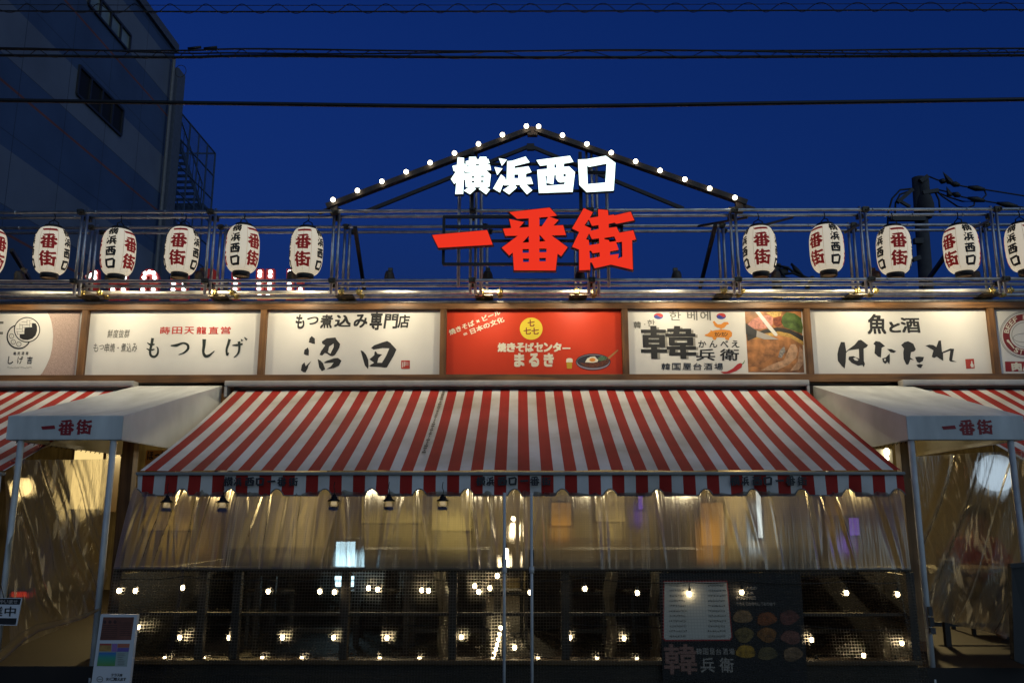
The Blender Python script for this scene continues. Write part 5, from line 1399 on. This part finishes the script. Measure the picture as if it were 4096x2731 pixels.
# hanging open sign on the left canopy pole
YO = -2.12
op = thing('open_sign', 'black and white open-for-business plate tied to the left canopy pole', 'sign', at(20, 2500, YO))
def O_(name, outs, m, lay=0, dep=0):
    f = px_plane(r, YO - .001 * lay); pv, ts = fill(outs); mb = MB().tris([f(*p) for p in pv], ts)
    if dep:
        q = [f(*p) for p in outs[0]]; nq = len(q); mb.tris(q + [p + Vector((0, dep, 0)) for p in q], [(j, (j + 1) % nq, nq + (j + 1) % nq, nq + j) for j in range(nq)])
    return mb.build(name, m, op)
O_('plate', [[(-330, 235), (345, 235), (262, 668), (-410, 650)]], mat('plate_white', (.62, .63, .66), .35), 0, .008)
O_('dark_band', [[(-320, 243), (330, 245), (308, 340), (-330, 330)]], INK, 1)
O_('dark_band', [[(-380, 545), (262, 552), (245, 655), (-400, 638)]], INK, 1)
def OT(s, box, m, bold=.05):
    x0, y0 = r(box[0], box[1]); x1, y1 = r(box[2], box[3]); put_cells(MB(), s, on_plane(x0, y0, x1, y1, YO - .003), .84, bold).build('lettering', m, op)
OT('いらっしゃいませ', (-295, 265, 275, 322), PALE); OT('営業中', (-330, 370, 245, 520), INK, .03)
MB().tube([at(*r(60, 235), YO), at(*r(40, 150), YO + .07), at(*r(10, 30), YO + .1)], .003, 5).build('tie_wire', BLACK, op, True)

# ------------------------------------------------------------------ timber posts, posters, lamps at the openings
for px, lab in ((505, 'dark timber post behind the left canopy pole'), (3632, 'tan timber post beside the right canopy pole')):
    X = at(px, 2000, -1.2).x
    t = thing('timber_post', lab, 'post', (X, -1.2, .42))
    MB().bbox((X - .05, -1.25, .42), (X + .05, -1.15, 2.30), .006).build('upright', TIMBER_V if px < 2000 else wood('pale_timber', (.22, .14, .07), (.36, .24, .13), 2), t)
    MB().bbox((X - .06, -1.26, .42), (X + .06, -1.14, .50), .006).build('base_block', TIMBER_V, t)
ob = thing('orange_poster', 'small orange poster with black kana behind the left end of the middle awning', 'poster', at(610, 1840, -.6))
f0 = at(585, 1800, -.6); f1 = at(700, 1905, -.6)
MB().box((f0.x, -.6, f1.z), (f1.x, -.585, f0.z)).build('sheet', mat('orange_poster_paper', (.60, .26, .05), .6, noise=.1), ob)
put_text(MB(), 'ほっけ', on_plane(590, 1805, 668, 1838, -.602), .06).build('lettering', INK, ob)
WARM = glow('warm_lamp_glow', (1.0, .72, .34), 2.5)
def area(name_, parent, loc, energy, size, color, rot=(0, 0, 0)):
    d = bpy.data.lights.new(name_, 'AREA'); d.energy = energy; d.size = size; d.color = color; d.shape = 'DISK'
    o = bpy.data.objects.new('lamp_light', d); COL.objects.link(o); o.parent = parent; o.location = Vector(loc) - ORG[parent.name]; o.rotation_euler = rot
    return o
def make_pendant(label):
    t = thing('pendant_lamp', label, 'pendant lamp', (0, 0, 0), 'warm pendant lamps inside the stalls')
    MB().lathe([(.03, .10), (.05, .09), (.16, .0), (.165, -.01), (.15, .0), (.045, .08)], (0, 0, 0), 20).build('shade', mat('lamp_shade_metal', (.08, .07, .05), .4, .5), t, True, local=True)
    MB().ball((0, 0, .0), .045, 12, 8).build('bulb', WARM, t, True, local=True)
    MB().tube([(0, 0, .09), (0, 0, .38)], .006, 6).build('cord', BLACK, t, True, local=True)
    d = bpy.data.lights.new('pendant_light', 'POINT'); d.energy = 42; d.color = (1.0, .84, .54); d.shadow_soft_size = .08
    o = bpy.data.objects.new('light', d); COL.objects.link(o); o.parent = t; o.location = (0, 0, -.08)
    return t
PL = [(-4.0, 2.0, 'inside the left entrance'), (-1.9, 3.0, 'over the left end of the middle stall'), (-.45, 3.2, 'left of the middle poles inside the stall'), (1.0, 3.1, 'right of the middle poles inside the stall'), (2.3, 3.2, 'over the right end of the middle stall'), (4.3, 1.6, 'inside the right entrance')]
pp = None
for x, y, s in PL:
    lab = 'warm pendant lamp ' + s
    if pp is None: pp = make_pendant(lab); pp.location = (x, y, 2.46)
    else: dup(pp, (x, y, 2.46), lab)
for o in [q for q in bpy.data.objects if q.get('category') == 'pendant lamp' and 'entrance' in q['label']]:
    lo = [c_ for c_ in bpy.data.objects if c_.parent == o and c_.type == 'LIGHT'][0]; lo.data = lo.data.copy(); lo.data.energy = 120; lo.data.color = (1.0, .74, .32)
# counters added to keep the lower stall dark, and furniture inside
CNT = wood('counter_wood', (.014, .010, .006), (.034, .022, .012), 0)
for x0, x1, lab in ((-2.88, -.35, 'dark wooden counter in the left part of the middle stall'), (.05, 2.93, 'dark wooden counter in the right part of the middle stall')):
    t = thing('added_counter', lab, 'counter', ((x0 + x1) / 2, .3, .42))
    MB().box((x0, .15, .42), (x1, .65, 1.12)).build('body', CNT, t)
    MB().bbox((x0 - .04, .05, 1.121), (x1 + .04, .72, 1.165), .01).build('worktop', CNT, t)
    for k in range(6):
        x = lerp(x0 + .15, x1 - .15, k / 5); MB().box((x - .02, .128, .45), (x + .02, .149, 1.10)).build('batten', CNT, t)
def make_table(label):
    t = thing('bar_table', label, 'table', (0, 0, 0), 'dark tables on the terrace')
    MB().bbox((-.42, -.28, .60), (.42, .28, .635), .008).build('tabletop', CNT, t, local=True)
    for sx in (-1, 1):
        for sy in (-1, 1): MB().bar((sx * .36, sy * .22, 0), (sx * .36, sy * .22, .60), .045).build('leg', DWOODV, t, local=True)
    MB().bar((-.36, 0, .15), (.36, 0, .15), .035).build('stretcher', DWOODV, t, local=True)
    return t
pt = make_table('dark table behind the fence, below the left pleats'); pt.location = (-1.75, -1.2, .42)
dup(pt, (-.55, -1.2, .42), 'dark table behind the fence, just left of the middle poles')
dup(pt, (.75, -1.2, .42), 'dark table behind the fence, just right of the middle poles')
dup(pt, (2.35, -1.2, .42), 'dark table behind the right end of the fence')
def make_chair(label):
    t = thing('folding_chair', label, 'chair', (0, 0, 0), 'dark chairs on the terrace')
    MB().bbox((-.2, -.2, .40), (.2, .2, .43), .008).build('seat', DWOOD, t, local=True)
    MB().bbox((-.2, .185, .52), (.2, .21, .72), .008).build('backrest', DWOOD, t, local=True)
    for sx in (-1, 1):
        MB().bar((sx * .18, -.18, 0), (sx * .18, -.16, .40), .03).build('leg', DWOODV, t, local=True)
        MB().bar((sx * .18, .20, 0), (sx * .18, .195, .72), .03).build('leg', DWOODV, t, local=True)
    return t
pc = make_chair('dark chair at the table below the left pleats'); pc.location = (-2.2, -.75, .42); pc.rotation_euler = (0, 0, .3)
for loc, rz, lab in (((-1.3, -.7, .42), -.2, 'dark chair left of the bright drinks fridge glow'), ((-.15, -.75, .42), .1, 'dark chair behind the left middle pole'), ((.55, -.7, .42), -.1, 'dark chair right of the right middle pole'), ((1.1, -.72, .42), .2, 'dark chair left of the menu board')):
    dup(pc, loc, lab, rz)
# glowing and coloured things on the rear wall, seen blurred through the plastic
def lit_box(name, label, cat, px0, py0, px1, py1, Y, color, s, frame=(.05, .05, .05), dep=.35):
    a = at(px0, py0, Y); b = at(px1, py1, Y)
    t = thing(name, label, cat, ((a.x + b.x) / 2, Y, b.z))
    MB().bbox((a.x - .03, Y + .004, b.z - .03), (b.x + .03, Y + dep, a.z + .03), .006).build('case', mat(name + '_case', frame, .5), t)
    MB().box((a.x, Y, b.z), (b.x, Y + .003, a.z)).build('lit_front', glow(name + '_' + cat.replace(' ', '_') + '_glow', color, s), t)
    return t
lit_box('drinks_fridge', 'bright bluish-white drinks fridge glowing through the left curtain', 'fridge', 1345, 2165, 1415, 2345, .0, (.50, .80, 1.0), 2.6)
lit_box('light_box', 'orange light box on the rear wall right of the middle poles', 'light box', 2205, 2010, 2285, 2100, 1.2, (1.0, .48, .10), .42)
lit_box('neon_panel', 'small purple neon panel high behind the right curtain', 'neon light', 2552, 1950, 2572, 2035, .9, (.32, .16, 1.0), .7)
lit_box('tube_lamp', 'pale upright tube lamp behind the right curtain', 'lamp', 3022, 1945, 3052, 2150, 1.0, (.82, .95, 1.0), 1.6)
lit_box('neon_panel', 'blue neon panel near the right end of the right curtain', 'neon light', 3395, 2070, 3440, 2140, .9, (.04, .09, 1.0), .6)
lit_box('light_box', 'amber light box on the rear wall behind the right curtain', 'light box', 2800, 2010, 2900, 2180, 1.3, (1.0, .55, .16), .20)
lit_box('wall_lantern', 'glowing cream shoji lamp deep inside the left entrance', 'wall lamp', 300, 1800, 392, 2035, .6, (1.0, .72, .28), 1.0, (.10, .06, .03))
lit_box('indicator_lamp', 'small red glowing lamp low inside the left entrance', 'lamp', 45, 2365, 105, 2385, -1.3, (1.0, .06, .02), .35, (.02, .02, .02), .1)
def wall_sheet(label, x0, y0, x1, y1, col, Y=4.36):
    a = at(x0, y0, Y); b = at(x1, y1, Y)
    t = thing('wall_poster', label, 'poster', ((a.x + b.x) / 2, Y, b.z), 'posters and boards on the stall walls')
    MB().box((a.x, Y, b.z), (b.x, Y + .012, a.z)).build('sheet', mat('poster_paper_%d%d%d' % tuple(int(c_ * 100) for c_ in col), col, .7, noise=.35, nscale=7), t)
    for xx in (a.x - .012, b.x + .012): MB().box((xx - .01, Y - .006, b.z), (xx + .01, Y + .02, a.z)).build('edge_batten', CNT, t)
for q in (('broad cream poster behind the far left pleats', 590, 1960, 780, 2120, (.62, .52, .26)), ('narrow orange poster left of the fridge glow', 1085, 2110, 1140, 2215, (.60, .22, .04)),
          ('tall dark board just left of the fridge glow', 1150, 2040, 1270, 2290, (.05, .03, .025)), ('olive poster between the fridge glow and the middle poles', 1450, 1955, 1690, 2090, (.42, .36, .16)),
          ('cream poster just left of the middle poles', 1730, 1955, 1890, 2120, (.62, .54, .24)), ('slim dark post right of the fridge glow', 1555, 2150, 1592, 2300, (.03, .025, .03)),
          ('pale poster left of the purple neon', 2380, 1975, 2500, 2085, (.52, .44, .22)), ('tall dark board right of the purple neon', 2630, 1950, 2740, 2300, (.04, .03, .03)),
          ('tall dark board right of the tube lamp', 3110, 2010, 3240, 2290, (.07, .045, .03)), ('brown low board behind the left pleats', 800, 2180, 1070, 2300, (.09, .05, .02)),
          ('brown low board right of the middle poles', 2170, 2150, 2600, 2300, (.08, .05, .03)), ('pale poster near the right end of the right curtain', 3270, 1965, 3390, 2060, (.5, .38, .2))):
    wall_sheet(*q)
def globe(name, label, x, y, Y, rad, color, s):
    p = at(x, y, Y); t = thing(name, label, 'globe lamp', p)
    MB().ball(p, rad, 20, 14).build('globe', glow(label.split()[0] + '_globe_glow', color, s), t, True)
    MB().tube([p + Vector((0, 0, rad * .95)), p + Vector((0, 0, rad + .35))], .008, 6).build('cord', BLACK, t, True)
    MB().lathe([(.05, -.01), (.05, .03), (.02, .04)], p + Vector((0, 0, rad * .92)), 14).build('cap', DARKSTEEL, t, True)
globe('globe_lamp', 'bluish globe lamp glowing through the right entrance curtain', 3985, 1890, .9, .20, (.60, .78, 1.0), .75)
globe('globe_lamp', 'golden globe lamp glowing at the left edge through the entrance curtain', 85, 1945, -.8, .09, (1.0, .72, .30), 1.8)
wb = thing('wall_light', 'pair of bright bulbs on a pale plate, right of the middle awning', 'wall light', at(3550, 1820, -.5))
a = at(3500, 1795, -.5); b = at(3575, 1868, -.5)
MB().bbox((a.x, -.5, b.z), (b.x, -.47, a.z), .006).build('plate', mat('pale_plate', (.45, .42, .33), .5), wb)
for y in (1806, 1832): MB().ball(at(3547, y, -.53), .026 if y < 1820 else .02, 12, 8, 1.35).build('bulb', BULB, wb, True)
# right entrance: table, bottles, guest
rt = dup(pt, at(3880, 2280, -.75) - Vector((0, 0, .635)), 'dark table under the right canopy with bottles on it')
rt.location.z = .42
tz = .42 + .636
def bottle(label, px, col, h=.16, cap=(.6, .1, .08)):
    p = at(px, 2262, -.85); p.z = tz
    t = thing('bottle', label, 'bottle', p, 'condiment bottles on the right table')
    MB().lathe([(.028, 0), (.03, .01), (.03, h * .6), (.012, h * .8), (.011, h * .92)], p, 14).build('body', mat(label.split()[0] + '_bottle', col, .3), t, True)
    MB().lathe([(.014, h * .92), (.014, h), (.0001, h)], p, 12).build('cap', mat(label.split()[0] + '_cap', cap, .4), t, True)
bottle('pale bottle with a red label on the right table', 3822, (.50, .40, .36)); bottle('brown sauce bottle on the right table', 3785, (.10, .05, .03), .15); bottle('dark soy bottle left on the right table', 3757, (.03, .02, .015), .13)
cb = thing('condiment_box', 'black napkin box on the right table beside the bottles', 'box', at(3793, 2262, -.95))
p = at(3793, 2262, -1.0); MB().bbox((p.x - .07, -1.04, tz), (p.x + .07, -.96, tz + .06), .006).build('box', BLACK, cb); MB().bbox((p.x - .05, -1.02, tz + .061), (p.x + .05, -.98, tz + .075), .004).build('napkin', CREAMINK, cb)

def skin_body(name, joints, edges, m, parent, root, sub=2):
    me = bpy.data.meshes.new(name)
    keys = list(joints); idx = {k: i for i, k in enumerate(keys)}
    me.from_pydata([joints[k][0] for k in keys], [(idx[a], idx[b]) for a, b in edges], [])
    o = bpy.data.objects.new(name, me); COL.objects.link(o); o.parent = parent
    md = o.modifiers.new('skin', 'SKIN'); md.use_smooth_shade = True
    for i, k in enumerate(keys):
        me.skin_vertices[0].data[i].radius = joints[k][1] if isinstance(joints[k][1], tuple) else (joints[k][1],) * 2
        me.skin_vertices[0].data[i].use_root = (k == root)
    ms = o.modifiers.new('sub', 'SUBSURF'); ms.levels = sub; ms.render_levels = sub
    me.materials.append(m); return o
pg = at(3900, 2100, -.15)
gx = thing('person', 'person with dark hair in a red top sitting at the table under the right canopy', 'person', (pg.x, -.15, .42))
SKIN = mat('skin', (.42, .24, .17), .55, noise=.1)
J = {'pel': ((0, 0, .44), (.13, .10)), 'belly': ((0, .0, .56), (.12, .09)), 'chest': ((0, -.02, .74), (.14, .10)), 'neckb': ((0, -.02, .86), .055), 'neck': ((0, -.03, .92), .05),
     'head': ((0, -.05, 1.00), (.068, .075)), 'crown': ((0, -.05, 1.09), (.066, .078)),
     'shL': ((-.17, -.02, .82), .05), 'elL': ((-.22, -.10, .60), .04), 'wrL': ((-.12, -.34, .66), .028), 'haL': ((-.09, -.41, .665), (.035, .018)),
     'shR': ((.17, -.02, .82), .05), 'elR': ((.22, -.10, .60), .04), 'wrR': ((.10, -.34, .66), .028), 'haR': ((.07, -.41, .665), (.035, .018)),
     'hiL': ((-.09, -.02, .43), .085), 'knL': ((-.11, -.42, .44), .06), 'anL': ((-.11, -.40, .07), .04), 'toL': ((-.12, -.54, .035), .035),
     'hiR': ((.09, -.02, .43), .085), 'knR': ((.11, -.42, .44), .06), 'anR': ((.11, -.40, .07), .04), 'toR': ((.12, -.54, .035), .035)}
for s, q in ((-1, 'L'), (1, 'R')):
    for k, (dx, ln) in enumerate(((-.026, .055), (-.009, .066), (.009, .062), (.026, .05))):
        J['f%d%s' % (k, q)] = ((s * .08 + dx, -.455, .66), .009); J['g%d%s' % (k, q)] = ((s * .08 + dx * 1.2, -.455 - ln * .7, .645), .0075)
    J['t0' + q] = ((s * .08 - s * .045, -.42, .655), .009); J['t1' + q] = ((s * .08 - s * .058, -.45, .648), .008)
E_ = [('pel', 'belly'), ('belly', 'chest'), ('chest', 'neckb'), ('neckb', 'neck'), ('neck', 'head'), ('head', 'crown'), ('chest', 'shL'), ('shL', 'elL'), ('elL', 'wrL'), ('wrL', 'haL'), ('chest', 'shR'), ('shR', 'elR'), ('elR', 'wrR'), ('wrR', 'haR'),
      ('pel', 'hiL'), ('hiL', 'knL'), ('knL', 'anL'), ('anL', 'toL'), ('pel', 'hiR'), ('hiR', 'knR'), ('knR', 'anR'), ('anR', 'toR')]
for q in 'LR':
    for k in range(4): E_ += [('ha' + q, 'f%d%s' % (k, q)), ('f%d%s' % (k, q), 'g%d%s' % (k, q))]
    E_ += [('ha' + q, 't0' + q), ('t0' + q, 't1' + q)]
skin_body('body', J, E_, SKIN, gx, 'pel')
grow = lambda k, e: (J[k][0], tuple(c_ + e for c_ in (J[k][1] if isinstance(J[k][1], tuple) else (J[k][1],) * 2)))
sk = ['pel', 'belly', 'chest', 'neckb', 'shL', 'elL', 'shR', 'elR']
skin_body('red_top', {k: grow(k, .014) for k in sk}, [('pel', 'belly'), ('belly', 'chest'), ('chest', 'neckb'), ('chest', 'shL'), ('shL', 'elL'), ('chest', 'shR'), ('shR', 'elR')], mat('red_top_cloth', (.38, .03, .035), .85, noise=.2), gx, 'pel')
sk = ['hiL', 'knL', 'anL', 'hiR', 'knR', 'anR', 'pel']
skin_body('trousers', {k: grow(k, .014) for k in sk}, [('pel', 'hiL'), ('hiL', 'knL'), ('knL', 'anL'), ('pel', 'hiR'), ('hiR', 'knR'), ('knR', 'anR')], mat('dark_trousers', (.02, .02, .03), .8), gx, 'pel')
hr = MB().grid(lambda u, v: (.098 * math.cos(2 * PI * u) * math.sin(PI * (.02 + .55 * v)), -.035 + .105 * math.sin(2 * PI * u) * math.sin(PI * (.02 + .55 * v)) + (.03 if v > .6 and math.sin(2 * PI * u) < -.2 else 0), 1.075 + .105 * math.cos(PI * (.02 + .55 * v)) + (.06 if math.sin(2 * PI * u) < -.25 and v > .75 else 0)), 28, 12)
hr.build('hair', mat('dark_hair', (.014, .010, .008), .5, noise=.3, nscale=40), gx, True, local=True)
fc = MB()
for s in (-1, 1): fc.ball((s * .028, -.128, 1.05), .010, 8, 6)
fc.build('eyes', INK, gx, True, local=True)
MB().ball((0, -.132, 1.02), .014, 8, 6, 1.4).build('nose', SKIN, gx, True, local=True)
MB().bbox((-.022, -.124, .985), (.022, -.116, .992), .003).build('mouth', mat('lips', (.30, .10, .08), .5), gx, local=True)
for s in (-1, 1): MB().ball((s * .078, -.04, 1.04), .018, 8, 6, 1.5).build('ear', SKIN, gx, True, local=True)
ch = dup(pc, (pg.x, -.10, .42), 'dark chair under the guest in the red top', 0.0)
# folded parasol stand at the far right edge
ps = thing('folded_stand', 'black folded stand leaning at the right photo edge', 'stand', at(4085, 2700, -2.2))
a = at(4045, 2262, -2.15); b = at(4110, 2262, -2.15); c_ = at(4075, 2640, -2.25)
MB().add([a + Vector((0, 0, 0)), b, b + Vector((0, 0, -.72)), c_ + Vector((-.03, 0, 0)), a + Vector((0, .05, 0)), b + Vector((0, .05, 0)), b + Vector((0, .05, -.72)), c_ + Vector((-.03, .05, 0))], [(0, 1, 2, 3), (4, 7, 6, 5), (0, 4, 5, 1), (3, 2, 6, 7), (0, 3, 7, 4)]).build('cover', BLACK, ps)
MB().bar(a + Vector((-.02, -.01, .0)), b + Vector((0, -.01, .012)), .03).build('top_bar', DARKSTEEL, ps)
# bundle of notices on the right canopy pole
nb = thing('notice_bundle', 'dark bundle of paper notices tied to the right canopy pole', 'notices', at(3722, 2480, -2.05))
for k, (y0, y1, cc) in enumerate(((2425, 2462, .05), (2468, 2505, .03), (2510, 2535, .06))):
    a = at(3712 + 4 * k, y0, -2.04); b = at(3732 + 6 * k, y1, -2.04); MB().bbox((a.x, -2.045, b.z), (b.x, -2.02, a.z), .004).build('notice', mat('notice_paper_' + 'abc'[k], (cc, cc, cc * 1.1), .6, noise=.4, nscale=50), nb)
